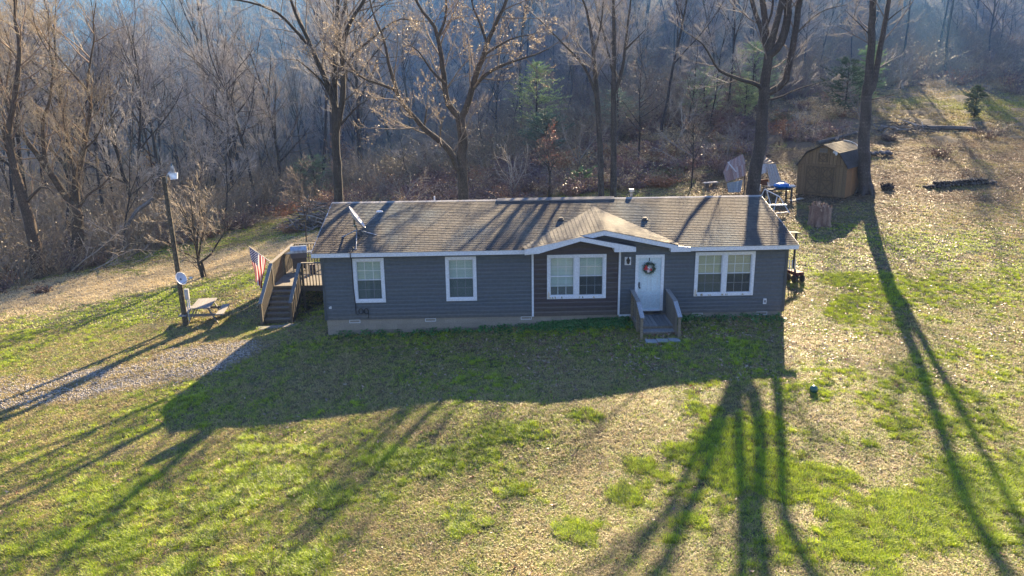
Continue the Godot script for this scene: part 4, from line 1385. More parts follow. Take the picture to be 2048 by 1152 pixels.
	limbed("fruit_tree", "small bare fruit tree with long arching whips behind the yard light pole", V(-9.0, -1.38, -12.4), [
		"0.10,0.07;0.00,-0.15,0.00;-0.09,0.26,-0.00;-0.19,0.75,-0.00",
		"0.06,0.01;-0.16,0.77,0.07;0.20,1.00,0.06;0.55,1.23,0.17;1.00,1.84,0.31;1.40,2.33,0.44;1.64,2.73,0.51;1.55,3.11,0.48;1.23,3.49,0.38;0.87,3.99,0.27",
		"0.05,0.01;-0.21,0.74,-0.07;-0.07,1.39,-0.02;0.12,1.99,-0.05;0.34,2.81,-0.14;0.30,3.29,-0.12;0.13,4.08,-0.05;-0.12,4.73,-0.04",
		"0.05,0.01;-0.11,1.08,0.04;-0.23,1.76,0.07;-0.33,2.53,0.10;-0.61,3.49,0.19;-0.97,4.28,0.31;-1.24,4.93,0.39",
		"0.04,0.01;-0.16,0.93,-0.04;-0.64,1.18,-0.16;-1.46,1.47,-0.37;-2.11,1.93,-0.53;-2.78,2.31,-0.69",
		"0.04,0.01;-0.32,2.53,0.13;-0.77,2.86,0.31;-1.29,3.12,0.53;-1.86,3.22,0.77;-2.31,3.52,0.96",
		"0.04,0.01;0.15,2.00,0.03;-0.24,2.81,0.05;-0.70,3.87,0.16;-0.86,4.52,0.20",
		"0.03,0.01;-0.20,0.77,-0.04;-0.80,0.86,-0.16;-1.43,1.01,-0.28",
		"0.03,0.01;1.29,2.46,-0.51;0.98,2.83,-0.39;0.48,3.14,-0.19;0.20,3.69,-0.08",
	], kind(Color(0.16, 0.12, 0.08), Color(0.33, 0.27, 0.19), {"depth": 4, "wiggle": 0.1, "reach": 0.8}), 2.0)

# trees of the woods: [name, label stem, wood, fine, leaves]
func wood_kinds() -> Array:
	var out := []
	var specs := [
		["slender bare grey", 17.0, 0.125, kind(Color(0.12, 0.105, 0.1), Color(0.31, 0.29, 0.28), {"spread": 0.6, "bare": 0.4})],
		["broad bare brown", 16.0, 0.18, kind(Color(0.11, 0.085, 0.07), Color(0.3, 0.265, 0.235), {"spread": 0.9, "bare": 0.25, "kids": 13})],
		["pale twiggy", 13.0, 0.105, kind(Color(0.24, 0.21, 0.175), Color(0.44, 0.405, 0.36), {"spread": 0.8, "bare": 0.2, "kids": 13})],
		["tall straight dark", 20.0, 0.15, kind(Color(0.075, 0.065, 0.06), Color(0.24, 0.23, 0.225), {"spread": 0.55, "bare": 0.5, "kids": 10})],
		["rust-leaved", 12.0, 0.14, kind(Color(0.11, 0.08, 0.06), Color(0.3, 0.21, 0.15), {"spread": 0.85, "bare": 0.2, "leaves": MB.new(), "leaf": Color(0.3, 0.1, 0.035), "leaf_share": 0.4})],
		["tan-leaved", 14.0, 0.16, kind(Color(0.12, 0.1, 0.08), Color(0.36, 0.29, 0.21), {"spread": 0.8, "bare": 0.25, "leaves": MB.new(), "leaf": Color(0.36, 0.27, 0.15), "leaf_share": 0.35})],
		["thin crooked", 9.0, 0.06, kind(Color(0.13, 0.11, 0.09), Color(0.38, 0.35, 0.31), {"spread": 0.7, "bare": 0.25, "kids": 9, "wiggle": 0.2})],
	]
	for s in specs:
		var w := MB.new()
		var f := MB.new()
		var g: Dictionary = s[3]
		var p := PackedVector3Array([V(0, -0.4, 0)])
		var d := Vector3.UP
		for i in 9:
			d = (d + V(rng.randf_range(-1, 1), 1.0, rng.randf_range(-1, 1)) * (0.16 if s[1] < 15.0 else 0.11)).normalized()
			p.append(p[-1] + d * s[1] * 0.85 / 9.0)
		w.tube(p, s[2], s[2] * 0.3, 8, g.bark)
		sprout(w, f, p, s[2], s[2] * 0.3, s[1] * 0.62, 0, g, g.kids)
		var lv = g.get("leaves")
		out.append([s[0], w.mesh(M.bark), f.mesh(M.twig), lv.mesh(M.leaf) if lv else null])
	return out

# which thing of the yard a tree stands above, seen from the front, and how deep in the woods it is
func region(p: Vector3) -> Array:
	var px := 1024.0 + 1563.0 * tan(atan2(p.x - 6.2, 27.86 - p.z) + 0.0253)
	var names := [[-60, "beyond the thicket edge"], [70, "behind the outermost leaning tree"], [140, "behind the forked mossy tree"], [230, "beyond the fallen pale trunk"], [310, "above the dry field"], [370, "behind the yard light"], [440, "behind the small fruit tree"], [505, "above the picnic table"], [560, "above the flag"], [620, "above the brush pile"], [680, "behind the dark forked tree"], [760, "above the roof dish"], [840, "above the plain siding"], [930, "behind the tan-leaved tree"], [1010, "above the ridge vent"], [1090, "above the red-leaved sapling"], [1160, "above the cross gable"], [1240, "behind the pair of grey trees"], [1330, "above the front door"], [1410, "above the stained window"], [1490, "above the metal shelter"], [1560, "behind the massive tree"], [1640, "above the shed"], [1740, "behind the shed's straight trunk"], [1840, "above the fallen pale log"], [1930, "above the firewood row"], [2030, "above the sunlit hillside"]]
	var best: String = names[0][1]
	var least := 1e9
	for k in names:
		if absf(px - k[0]) < least:
			least = absf(px - k[0])
			best = k[1]
	var past := -p.z - wood_edge(p.x)
	return [best, "at the edge of the woods" if past < 9.0 else "a little inside the woods" if past < 22.0 else "deeper in the woods" if past < 45.0 else "far back in the woods"]

func woods() -> void:
	var kinds := wood_kinds()
	var eye := Vector2(6.2, 27.9)
	var spots := []
	var r := 38.0
	while r < 340.0:
		var step := 3.5 + (r - 38.0) * 0.022
		var a := -0.72
		while a < 0.80:
			var q := eye + Vector2(sin(a + rng.randf_range(-0.4, 0.4) * step / r), -cos(a)) * (r + rng.randf_range(-0.5, 0.5) * step)
			a += step / r
			var past := -q.y - wood_edge(q.x)
			var open := q.x > -6.0 and past < 48.0   # the slope behind the house is thinly wooded
			if past < 0.0 or (past < 14.0 and rng.randf() < 0.5) or (open and rng.randf() < 0.25):
				continue
			var k: int = [0, 0, 1, 2, 2, 3, 3, 4, 5, 6, 6, 1][rng.randi() % 12]
			if q.x < -10 and k in [4]:
				k = 2 if rng.randf() < 0.7 else 4
			if (past < 4.0 and rng.randf() < 0.3) or (open and rng.randf() < 0.62):
				k = 6 if rng.randf() < 0.7 else 0
			spots.append([eye.distance_to(q), q, k, rng.randf() * TAU, rng.randf_range(0.6, 1.25)])
		r += step
	spots.sort_custom(func(m, n) -> bool: return m[0] < n[0])
	var proto := {}
	var bufs := []
	for k in kinds.size():
		bufs.append(PackedFloat32Array())
	for i in spots.size():
		var s: Array = spots[i]
		var at := on(s[1].x, s[1].y)
		var bs := Basis(Vector3.UP, s[3]) * Basis(V(0, 0, 1), rng.randfn(0, 0.09)) * Basis.from_scale(V(1, rng.randf_range(0.85, 1.2), 1))
		if i < 290:
			var t: Node3D
			var where := region(at)
			var label: String = "%s tree %s, %s" % [kinds[s[2]][0], where[0], where[1]]
			if proto.has(s[2]):
				t = proto[s[2]].duplicate()
				t.name = numbered("woodland_tree")
				add_child(t)
			else:
				t = thing("woodland_tree", label, "tree")
				put("trunk", kinds[s[2]][1], t)
				put("crown", kinds[s[2]][2], t)
				if kinds[s[2]][3]:
					put("leaves", kinds[s[2]][3], t)
				proto[s[2]] = t
			t.transform = Transform3D(bs.scaled(Vector3.ONE * s[4]), at)
			tag(t, label, "tree", "%s trees %s" % [kinds[s[2]][0], where[1]])
		else:
			var c := Color(1, 1, 1) * rng.randf_range(0.8, 1.15)
			slot(bufs[s[2]], at, bs.scaled(Vector3.ONE * s[4]), c)
	var far := Node3D.new()
	far.name = "distant_woods"
	add_child(far)
	tag(far, "hazy bare grey woods covering the far hillside", "woods")
	far.set_meta("kind", "stuff")
	for k in kinds.size():
		if bufs[k].size():
			many("trunks", kinds[k][1], bufs[k], far)
			many("crowns", kinds[k][2], bufs[k], far)
			if kinds[k][3]:
				many("leaves", kinds[k][3], bufs[k], far)

# ---------------------------------------------------------------- low growth
func stems(k: int, tall: float, wide: float, arch: float, leafy: int, thick: float) -> MB:
	var mb := MB.new()
	for i in k:
		var a := rng.randf() * TAU
		var p := V(cos(a), 0, sin(a)) * rng.randf() * wide * 0.4 + V(0, -0.05, 0)
		var d := V(cos(a) * rng.randf_range(0.1, 0.7), 1, sin(a) * rng.randf_range(0.1, 0.7)).normalized()
		var pts := PackedVector3Array([p])
		var h := tall * rng.randf_range(0.5, 1.1)
		for j in 4:
			p += d * h / 4
			d = (d + V(cos(a), -0.6, sin(a)) * arch * rng.randf() + V(rng.randf_range(-0.2, 0.2), 0, rng.randf_range(-0.2, 0.2))).normalized()
			pts.append(p)
		var c := Color(1, 1, 1) * rng.randf_range(0.65, 1.2)
		mb.tube(pts, thick, thick * 0.4, 3, c)
		for j in leafy:
			leaf_on(mb, pts[1 + rng.randi() % 4] + V(rng.randf_range(-0.1, 0.1), rng.randf_range(-0.1, 0.1), rng.randf_range(-0.1, 0.1)), c * 1.1, 1.7)
	return mb

func undergrowth() -> void:
	var dead := MB.new()
	var dg := kind(Color(1, 1, 1), Color(1, 1, 1), {"depth": 4, "wiggle": 0.25, "rise": -0.02, "least": 0.012})
	for i in 3:
		branch(dead, dead, V(rng.randf_range(-0.3, 0.3), 0, rng.randf_range(-0.3, 0.3)), V(rng.randf_range(-1, 1), rng.randf_range(0.3, 1.2), rng.randf_range(-1, 1)).normalized(), rng.randf_range(1.8, 3.0), 0.035, 2, dg)
	var kinds := [stems(45, 1.3, 1.3, 0.5, 7, 0.009).mesh(M.leaf), stems(35, 1.9, 1.5, 0.35, 7, 0.011).mesh(M.leaf), stems(60, 0.9, 1.0, 0.3, 2, 0.008).mesh(M.leaf), stems(20, 3.4, 1.8, 0.25, 5, 0.016).mesh(M.leaf), dead.mesh(M.twig)]
	var bufs := [PackedFloat32Array(), PackedFloat32Array(), PackedFloat32Array(), PackedFloat32Array(), PackedFloat32Array()]
	var cols := [Color(0.2, 0.105, 0.085), Color(0.28, 0.18, 0.12), Color(0.15, 0.09, 0.09), Color(0.44, 0.32, 0.16), Color(0.34, 0.15, 0.065), Color(0.2, 0.2, 0.09)]
	for i in 17000:
		var x := rng.randf_range(-48, 75)
		var u := rng.randf_range(3, 100)
		var past := u - brush_edge(x) + n_dirt.get_noise_2d(x, u) * 5.0
		if past < 0.0 or (past > 30 and rng.randf() < 0.5):
			continue
		if n_fine.get_noise_2d(x * 0.7, u * 0.7) < -0.12 and past < 14.0 and x > -12.0:
			continue
		if x > 23.0 and past < 12.0 and rng.randf() < 0.55:
			continue
		var inwood := u - wood_edge(x)
		var k := rng.randi() % 3
		if (inwood > 0.0 and rng.randf() < 0.4) or (x < -13 and rng.randf() < 0.5):
			k = 3
		if rng.randf() < (0.08 if x < -12 else 0.035):
			slot(bufs[4], on(x, -u), (Basis(Vector3.UP, rng.randf() * TAU) * Basis(V(1, 0, 0), rng.randf_range(-0.9, 0.9))).scaled(Vector3.ONE * rng.randf_range(0.4, 1.5)), wob(Color(0.27, 0.23, 0.18), 0.5))
			continue
		var ci := int(clampf(n_dirt.get_noise_2d(x * 1.3 + 50, u * 1.3) * 5.0 + 2.5 + rng.randf_range(-1, 1), 0, 5))
		var c := wob(cols[ci], 0.3)
		if k == 3:
			c = c.lerp(Color(0.33, 0.28, 0.18), 0.7)
		slot(bufs[k], on(x, -u), Basis(Vector3.UP, rng.randf() * TAU).scaled(V(1, rng.randf_range(0.6, 1.1), 1) * rng.randf_range(0.7, 1.3)), c)
	var b := Node3D.new()
	b.name = "undergrowth"
	add_child(b)
	tag(b, "tangled brown and purple brambles and dry stems before and under the woods", "undergrowth")
	b.set_meta("kind", "stuff")
	for k in 5:
		many(["low_brambles", "tall_brambles", "dry_stems", "saplings", "dead_branches"][k], kinds[k], bufs[k], b)

func evergreen(called: String, label: String, x: float, z: float, tall: float, wide: float, col: Color, loose: float, cat := "shrub") -> void:
	var t := thing(called, label, cat, on(x, z))
	var st := MB.new()
	st.tube(PackedVector3Array([V(0, -0.2, 0), V(0.05, tall * 0.5, 0), V(0, tall * 0.95, 0.05)]), 0.03 + tall * 0.014, 0.01, 6, Color(0.1, 0.07, 0.05))
	var fo := MB.new()
	for i in int(tall * 34):
		var h := pow(rng.randf(), 1.2)
		var a := rng.randf() * TAU
		var reach := wide * 1.2 * sin(PI * (0.12 + h * 0.84)) * rng.randf_range(0.5, 1.1) * (0.6 + 0.4 * smoothstep(0.0, 0.15, h))
		var p := V(0, tall * (0.04 + h * 0.94), 0)
		var d := V(cos(a), rng.randf_range(-0.15, 0.6), sin(a)).normalized()
		st.tube(PackedVector3Array([p, p + d * reach]), 0.012, 0.005, 3, Color(0.1, 0.07, 0.05))
		var c := wob(col, 0.3)
		for k in int(30 * loose):
			var q := p + d * reach * rng.randf_range(0.25, 1.0)
			var e := (d + V(rng.randf_range(-1, 1), rng.randf_range(-0.6, 1), rng.randf_range(-1, 1))).normalized()
			var s := e.cross(V(rng.randf(), rng.randf(), rng.randf_range(-1, 1))).normalized() * 0.026
			fo.tri(q - s, q + s, q + e * rng.randf_range(0.14, 0.36), wob(c, 0.15))
	part("trunk", st, M.bark, t)
	part("crown", fo, M.leaf, t)

func shrubs() -> void:
	var sage := Color(0.34, 0.42, 0.2)
	evergreen("evergreen_shrub", "pale green bushy evergreen on the slope above the shed roof", 30.5, -46, 6.0, 2.6, sage, 1.0)
	evergreen("evergreen_shrub", "small pale green evergreen beside the trunk of the massive elbow-limbed tree", 25.5, -44, 4.6, 2.0, sage, 0.9)
	evergreen("evergreen_shrub", "loose yellowish green evergreen between the massive tree and the shed trunk", 29.0, -43, 3.2, 1.2, Color(0.4, 0.44, 0.18), 0.8)
	evergreen("evergreen_shrub", "dark green dense juniper beside the straight trunk at the shed", 38.0, -43, 4.6, 2.4, Color(0.06, 0.1, 0.05), 1.3)
	evergreen("evergreen_shrub", "tall bright green young pine just behind the dark juniper", 41.0, -45.5, 5.6, 1.6, Color(0.26, 0.38, 0.16), 1.0)
	evergreen("evergreen_shrub", "small dark green cedar alone on the sunlit hillside grass", 48.0, -40, 2.6, 0.8, Color(0.09, 0.13, 0.07), 1.3)
	evergreen("evergreen_shrub", "yellow-green shrub in the woods beyond the spreading tan-leaved tree", 10.5, -46, 7.5, 2.6, Color(0.42, 0.5, 0.18), 0.8)
	evergreen("evergreen_shrub", "dull green evergreen tangle low behind the tan-leaved tree", 11.0, -40, 3.6, 2.6, Color(0.13, 0.19, 0.12), 1.1)
	evergreen("evergreen_shrub", "grey-green shrub among thin trunks near the pair of grey trees", 17.5, -43, 3.8, 2.2, Color(0.24, 0.3, 0.2), 0.9)
	evergreen("evergreen_shrub", "dim green shrub in the woods beyond the light pole", -9.5, -42, 4.0, 2.2, Color(0.2, 0.26, 0.13), 0.9)
	evergreen("evergreen_shrub", "low green weeds on the brush slope between grey trees and porch gable", 12.6, -27.5, 1.0, 1.5, Color(0.1, 0.2, 0.07), 1.2)
	# young trees by themselves
	var sets := [[10.14, -25.0, 4.2, 0.09, "young tree with red-brown leaves on the brush slope above the porch gable", Color(0.32, 0.1, 0.05)], [17.3, -31.0, 7.5, 0.09, "thin dark young tree standing just beside the pair of grey trees", null], [19.2, -22.5, 5.0, 0.06, "thin grey sapling with drooping twigs between the grey pair and the massive tree", null], [-5.2, -19.5, 4.5, 0.04, "thin sapling leaning beside the dark forked tree trunk behind the roof", null], [-6.0, -36.0, 5.0, 0.08, "young tree with orange leaves at the wood edge past the brush pile", Color(0.36, 0.16, 0.05)], [-21.0, -36.0, 5.0, 0.08, "young tree with a few golden leaves deep in the thicket", Color(0.5, 0.28, 0.04)]]
	for s in sets:
		var w := MB.new()
		var f := MB.new()
		var more := {"spread": 0.9, "bare": 0.3, "kids": 12, "depth": 3}
		var lv: MB = null
		if s[5] != null:
			lv = MB.new()
			more.merge({"leaves": lv, "leaf": s[5], "leaf_share": 0.75})
		var g := kind(Color(0.13, 0.1, 0.08), Color(0.22, 0.17, 0.13), more)
		var p := PackedVector3Array([V(0, -0.2, 0), V(0.05, s[2] * 0.35, 0), V(-0.06, s[2] * 0.7, 0.05), V(0.03, s[2], 0)])
		w.tube(p, s[3], 0.012, 7, g.bark)
		sprout(w, f, p, s[3], 0.012, s[2] * 0.6, 0, g, 14)
		tree_node("young_tree", s[4], on(s[0], s[1]), w, f, lv)
	# dry mounds and bushes on the slope at the right
	for s in [[37.0, -25.5, 0.9, "round dark dead bush alone on the bare slope above the firewood row"], [36.3, -31.0, 0.7, "small reddish bush below the fallen logs on the slope"], [32.2, -27.5, 0.8, "low tan bush on the slope close beyond the shed's straight trunk"], [-7.2, -23.6, 0.8, "rusty brown bush before the brush pile beyond the deck"], [-17.0, -11.5, 0.35, "small dark clump of dead weeds on the dry field near the thicket"], [44.0, -31.5, 1.3, "tangled dark red bush at the foot of the sunlit hillside"]]:
		var mb := stems(120, s[2] * 1.3, s[2] * 1.6, 0.45, 2, 0.008)
		for i in mb.c.size():
			mb.c[i] = mb.c[i] * (Color(0.12, 0.07, 0.05) if s[2] != 0.8 else Color(0.24, 0.13, 0.075))
		single("dead_bush", mb, M.leaf, s[3], "bush", on(s[0], s[1]))
# ---------------------------------------------------------------- things at the back
func shed() -> void:
	var turn := deg_to_rad(-43.0)
	var fl := V(24.45, 0, -18.3)
	var rdir := V(cos(turn), 0, -sin(turn))
	var at := fl + rdir * 1.42
	at.y = 1.62
	var t := thing("garden_shed", "brown wooden barn-shaped shed with crossed double doors and a gambrel roof", "shed", at, turn)
	var wood := Color(0.3, 0.205, 0.105)
	var hw := 1.42
	var deep := 3.7
	# gambrel outline: wall top, knee, peak
	var prof := func(x: float) -> float:
		var a := absf(x)
		return lerpf(2.95, 2.5, a / 0.95) if a < 0.95 else lerpf(2.5, 1.75, (a - 0.95) / 0.5)
	for i in 14:
		var x0 := -hw + i * hw * 2 / 14
		var x1 := x0 + hw * 2 / 14 - 0.022
		var b := MB.new()
		var o := PackedVector2Array([Vector2(x0, 0.0), Vector2(x1, 0.0), Vector2(x1, prof.call(x1) - 0.03)])
		if x0 < 0 and x1 > 0:
			o.append(Vector2(0, 2.92))
		o.append(Vector2(x0, prof.call(x0) - 0.03))
		b.slab(o, -0.03, 0.0, wob(wood, 0.12))
		part("wall_board", b, M.wood, t)
	for s in [-1, 1]:
		for i in 18:
			var b := MB.new()
			b.box(V(s * (hw - 0.012), 0.86, -0.04 - (i + 0.5) * deep / 18.0), V(0.024, 1.72, deep / 18.0 - 0.02), wob(Color(0.4, 0.2, 0.07) if s > 0 else wood, 0.14))
			part("wall_board", b, M.wood, t)
	var inn := MB.new()
	inn.slab(PackedVector2Array([Vector2(-1.38, 0.0), Vector2(1.38, 0.0), Vector2(1.38, 1.72), Vector2(0.95, 2.42), Vector2(0, 2.87), Vector2(-0.95, 2.42), Vector2(-1.38, 1.72)]), -deep - 0.02, -0.035, Color(0.06, 0.04, 0.02))
	part("wall_core", inn, M.wood, t)
	var sk := MB.new()
	for x in [-1.1, 0, 1.1]:
		sk.box(V(x, -0.1, -deep / 2), V(0.12, 0.2, deep), Color(0.1, 0.08, 0.05))
	part("skid", sk, M.wood, t)
	var trim := MB.new()
	trim.box(V(0, 1.79, 0.022), V(2.8, 0.09, 0.04), tint(wood, 0.85))
	trim.box(V(-1.37, 0.9, 0.02), V(0.1, 1.7, 0.036), tint(wood, 0.9))
	trim.box(V(1.37, 0.9, 0.02), V(0.1, 1.7, 0.036), tint(wood, 0.9))
	part("trim", trim, M.wood, t)
	for s in [-1, 1]:
		var d := Node3D.new()
		d.name = "door"
		t.add_child(d, true)
		var cx: float = -0.1 + s * 0.42
		for k in 4:
			var b := MB.new()
			b.box(V(cx - 0.3 + k * 0.2, 0.91, 0.018), V(0.19, 1.6, 0.02), wob(tint(wood, 0.9), 0.1))
			part("door_board", b, M.wood, d)
		var x := MB.new()
		var tr := tint(wood, 0.6)
		rails(x, cx - 0.4, cx + 0.4, 0.12, 1.7, 0.04, 0.08, 0.02, tr)
		x.box(V(cx, 0.93, 0.041), V(0.66, 0.08, 0.02), tr)
		x.bar(V(cx - 0.33, 0.18, 0.052), V(cx + 0.33, 0.89, 0.052), 0.07, 0.014, tr, V(0, 0, 1))
		x.bar(V(cx - 0.33, 0.89, 0.067), V(cx + 0.33, 0.18, 0.067), 0.07, 0.014, tr, V(0, 0, 1))
		for q in [[V(0, 0.3, 0), V(0.28, 0, 0)], [V(0.28, 0, 0), V(0, -0.3, 0)], [V(0, -0.3, 0), V(-0.28, 0, 0)], [V(-0.28, 0, 0), V(0, 0.3, 0)], [V(0.3, 0.32, 0), V(0.12, 0.14, 0)], [V(-0.3, 0.32, 0), V(-0.12, 0.14, 0)], [V(0.3, -0.32, 0), V(0.12, -0.14, 0)], [V(-0.3, -0.32, 0), V(-0.12, -0.14, 0)]]:
			x.bar(V(cx, 1.31, 0.055) + q[0], V(cx, 1.31, 0.055) + q[1], 0.06, 0.014, tr, V(0, 0, 1))
		part("door_brace", x, M.wood, d)
	var lo := MB.new()
	rails(lo, -0.28, 0.28, 1.98, 2.46, 0.02, 0.06, 0.03, tint(wood, 0.6))
	lo.bar(V(-0.2, 2.22, 0.03), V(0, 2.4, 0.03), 0.05, 0.014, tint(wood, 0.6), V(0, 0, 1))
	lo.bar(V(0.2, 2.22, 0.03), V(0, 2.04, 0.03), 0.05, 0.014, tint(wood, 0.6), V(0, 0, 1))
	lo.bar(V(0, 2.4, 0.03), V(0.2, 2.22, 0.03), 0.05, 0.014, tint(wood, 0.6), V(0, 0, 1))
	lo.bar(V(0, 2.04, 0.03), V(-0.2, 2.22, 0.03), 0.05, 0.014, tint(wood, 0.6), V(0, 0, 1))
	part("loft_hatch", lo, M.wood, t)
	var gv := MB.new()
	rails(gv, -0.22, 0.22, 2.52, 2.76, 0.02, 0.03, 0.03, Color(0.3, 0.28, 0.24))
	for k in 4:
		gv.bar(V(-0.19, 2.57 + k * 0.045, 0.012), V(0.19, 2.57 + k * 0.045, 0.012), 0.006, 0.04, Color(0.3, 0.28, 0.24), V(0, 1, 0.6).normalized())
	part("gable_vent", gv, M.wood, t)
	var lit_tone := func(_m: Vector3) -> Color: return wob(Color(0.3, 0.25, 0.16), 0.2)  # upper slopes: sunlit look put into the shingle colour
	var shade_tone := func(_m: Vector3) -> Color: return wob(Color(0.075, 0.07, 0.07), 0.25)  # lower slopes: their shade put into the shingle colour
	for s in [-1, 1]:
		var knots := [[V(s * 1.52, 1.68, 0), V(s * 0.95, 2.53, 0), 7], [V(s * 0.95, 2.53, 0), V(0, 2.98, 0), 8]]
		for k in 2:
			var a: Vector3 = knots[k][0]
			var b: Vector3 = knots[k][1]
			var nn := V(-(b - a).y, (b - a).x, 0).normalized()
			if nn.y < 0:
				nn = -nn
			var dk := MB.new()
			dk.bar(a - nn * 0.02 + V(0, 0, -deep / 2), b - nn * 0.02 + V(0, 0, -deep / 2), deep + 0.24, 0.03, Color(0.1, 0.08, 0.06), nn)
			part("roof_deck", dk, M.wood, t)
			for i in knots[k][2]:
				var p := a.lerp(b, float(i) / knots[k][2])
				var q := a.lerp(b, minf((i + 1.2) / knots[k][2], 1.0))
				var c := MB.new()
				var f := V(0, 0, 0.13)
				var bk := V(0, 0, -deep - 0.13)
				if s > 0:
					course(c, p + f, p + bk, q + f, q + bk, nn, lit_tone if k == 1 else shade_tone)
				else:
					course(c, p + bk, p + f, q + bk, q + f, nn, lit_tone if k == 1 else shade_tone)
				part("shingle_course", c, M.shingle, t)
	var ho := MB.new()
	var pts := PackedVector3Array()
	for k in 12:
		var e := k / 11.0
		pts.append(V(lerpf(0.0, 0.97, e), lerpf(3.02, 2.56, e), lerpf(-3.1, -3.0, e) + sin(e * PI) * -0.7))
	ho.tube(pts, 0.03, 0.03, 6, Color(0.62, 0.58, 0.48))
	single("pale_hose", ho, M.plain, "pale curved hose lying over the shed roof", "hose", at, turn)
	var fx := MB.new()
	fx.box(V(0.72, 2.56, 0.15), V(0.24, 0.12, 0.1), Color(0.55, 0.55, 0.52), Basis(V(0, 0, 1), -0.4))
	fx.ball(V(0.8, 2.48, 0.2), V(0.07, 0.08, 0.07), 6, 8, Color(0.6, 0.6, 0.56))
	part("flood_light", fx, M.paint, t)

func shelter() -> void:
	var t := thing("metal_shelter", "collapsed sheet-metal shelter with rusty corrugated roofing behind the massive tree", "shelter", on(22.5, -20.4), -0.15)
	# a ribbed sheet between two lower and two upper corners
	var corr := func(c00: Vector3, c10: Vector3, c11: Vector3, c01: Vector3, k: int, c0: Color, c1: Color) -> MB:
		var mb := MB.new()
		var nn := (c10 - c00).cross(c01 - c00).normalized()
		for i in k * 2:
			var p := i / (k * 2.0)
			var q := (i + 1) / (k * 2.0)
			var da := nn * (0.045 if i % 2 == 0 else 0.0)
			var db := nn * (0.045 if i % 2 == 1 else 0.0)
			var cc := wob(c0.lerp(c1, 0.15 + 0.5 * pow(rng.randf(), 2.0)), 0.12)
			mb.quad(c00.lerp(c10, p) + da, c00.lerp(c10, q) + db, c01.lerp(c11, q) + db, c01.lerp(c11, p) + da, cc)
			mb.quad(c00.lerp(c10, q) + db - nn * 0.01, c00.lerp(c10, p) + da - nn * 0.01, c01.lerp(c11, p) + da - nn * 0.01, c01.lerp(c11, q) + db - nn * 0.01, tint(cc, 0.8))
		return mb
	var rust := Color(0.42, 0.2, 0.14)
	var pale := Color(0.75, 0.72, 0.68)
	var blue := Color(0.5, 0.6, 0.66)
	part("roof_sheet", corr.call(V(-1.75, 0.58, 0.9), V(-0.55, 0.95, 0.5), V(-0.55, 1.6, 0.0), V(-1.92, 1.15, 0.5), 6, rust, pale), M.rust, t, "rusty corrugated roof sheet")
	part("roof_sheet", corr.call(V(-1.88, 1.12, 0.45), V(-0.5, 1.58, -0.05), V(-0.6, 2.12, -0.7), V(-1.55, 1.68, -0.3), 5, Color(0.4, 0.2, 0.14), pale), M.rust, t)
	part("roof_sheet", corr.call(V(0.15, 1.85, 0.2), V(0.7, 1.62, 0.3), V(1.28, 1.6, -0.4), V(0.35, 2.3, -0.7), 5, Color(0.7, 0.52, 0.34), Color(0.35, 0.24, 0.17)), M.rust, t)
	part("side_sheet", corr.call(V(-1.58, -0.05, 0.85), V(-0.85, -0.05, 0.75), V(-0.72, 0.68, 0.6), V(-1.7, 0.52, 0.8), 4, blue, tint(blue, 0.8)), M.rust, t, "pale blue upright sheet")
	part("side_sheet", corr.call(V(0.05, 0.9, 0.55), V(0.68, 1.15, 0.6), V(0.7, 1.66, 0.3), V(0.1, 1.55, 0.2), 3, pale, tint(pale, 0.8)), M.rust, t)
	part("side_sheet", corr.call(V(1.0, 0.1, 0.75), V(1.75, 0.2, 0.55), V(1.25, 1.62, 0.1), V(0.66, 1.62, 0.3), 4, pale, Color(0.55, 0.6, 0.62)), M.rust, t)
	part("side_sheet", corr.call(V(0.75, 0.3, 0.9), V(1.95, 0.5, 0.7), V(1.6, 0.62, 0.3), V(0.8, 0.5, 0.3), 4, pale, tint(pale, 0.7)), M.rust, t, "pale sheet curling outwards at the foot")
	var bm := MB.new()
	bm.bar(V(-1.62, 1.75, 0.2), V(-1.15, 1.2, 0.62), 0.09, 0.04, Color(0.8, 0.76, 0.72))
	bm.bar(V(-0.5, 0.0, 0.2), V(-0.5, 1.9, -0.4), 0.08, 0.08, Color(0.1, 0.08, 0.07))
	bm.bar(V(1.4, 0.0, -0.6), V(1.2, 1.5, -0.5), 0.08, 0.08, Color(0.1, 0.08, 0.07))
	bm.bar(V(0.1, 0.45, 0.1), V(0.9, 0.5, 0.0), 0.3, 0.35, Color(0.25, 0.1, 0.05))
	part("beam", bm, M.wood, t)
	# white tube frame, bench with blue tarpaulin
	var f := thing("tube_frame", "bent white tubular metal frame standing between the roof and the dark bench", "frame", on(21.9, -14.6), -0.1)
	var white := Color(0.66, 0.7, 0.72)
	for q in [[V(-0.65, 1.35, 0), V(0.15, 0.95, 0.1)], [V(0.15, 0.95, 0.1), V(0.85, -0.1, 0.2)], [V(-0.65, 1.35, 0), V(-0.95, 0.55, -0.1)], [V(-0.45, 1.25, -0.4), V(-0.15, 0.35, -0.3)], [V(0.05, 0.95, 0.0), V(-0.2, -0.2, 0.25)], [V(-0.15, -0.1, 0.25), V(0.45, -0.32, 0.3)], [V(0.0, 0.05, 0.2), V(0.7, 0.12, 0.2)], [V(-1.1, 1.4, -0.7), V(-1.05, 1.0, -0.7)], [V(-0.7, 1.5, -0.8), V(-0.72, 1.15, -0.8)]]:
		var b := MB.new()
		b.tube(PackedVector3Array([q[0], (q[0] + q[1]) / 2, q[1]]), 0.028, 0.028, 6, white, true)
		part("tube", b, M.paint, f)
	var st := MB.new()
	st.box(V(0.1, 0.5, 0.1), V(0.95, 0.05, 0.22), white, Basis(V(0, 1, 0), 0.1))
	part("seat_slat", st, M.paint, f)
	var tb := thing("workbench", "dark low bench under a blue tarpaulin beside the collapsed shelter", "bench", on(23.1, -17.6), 0.1)
	var tp := MB.new()
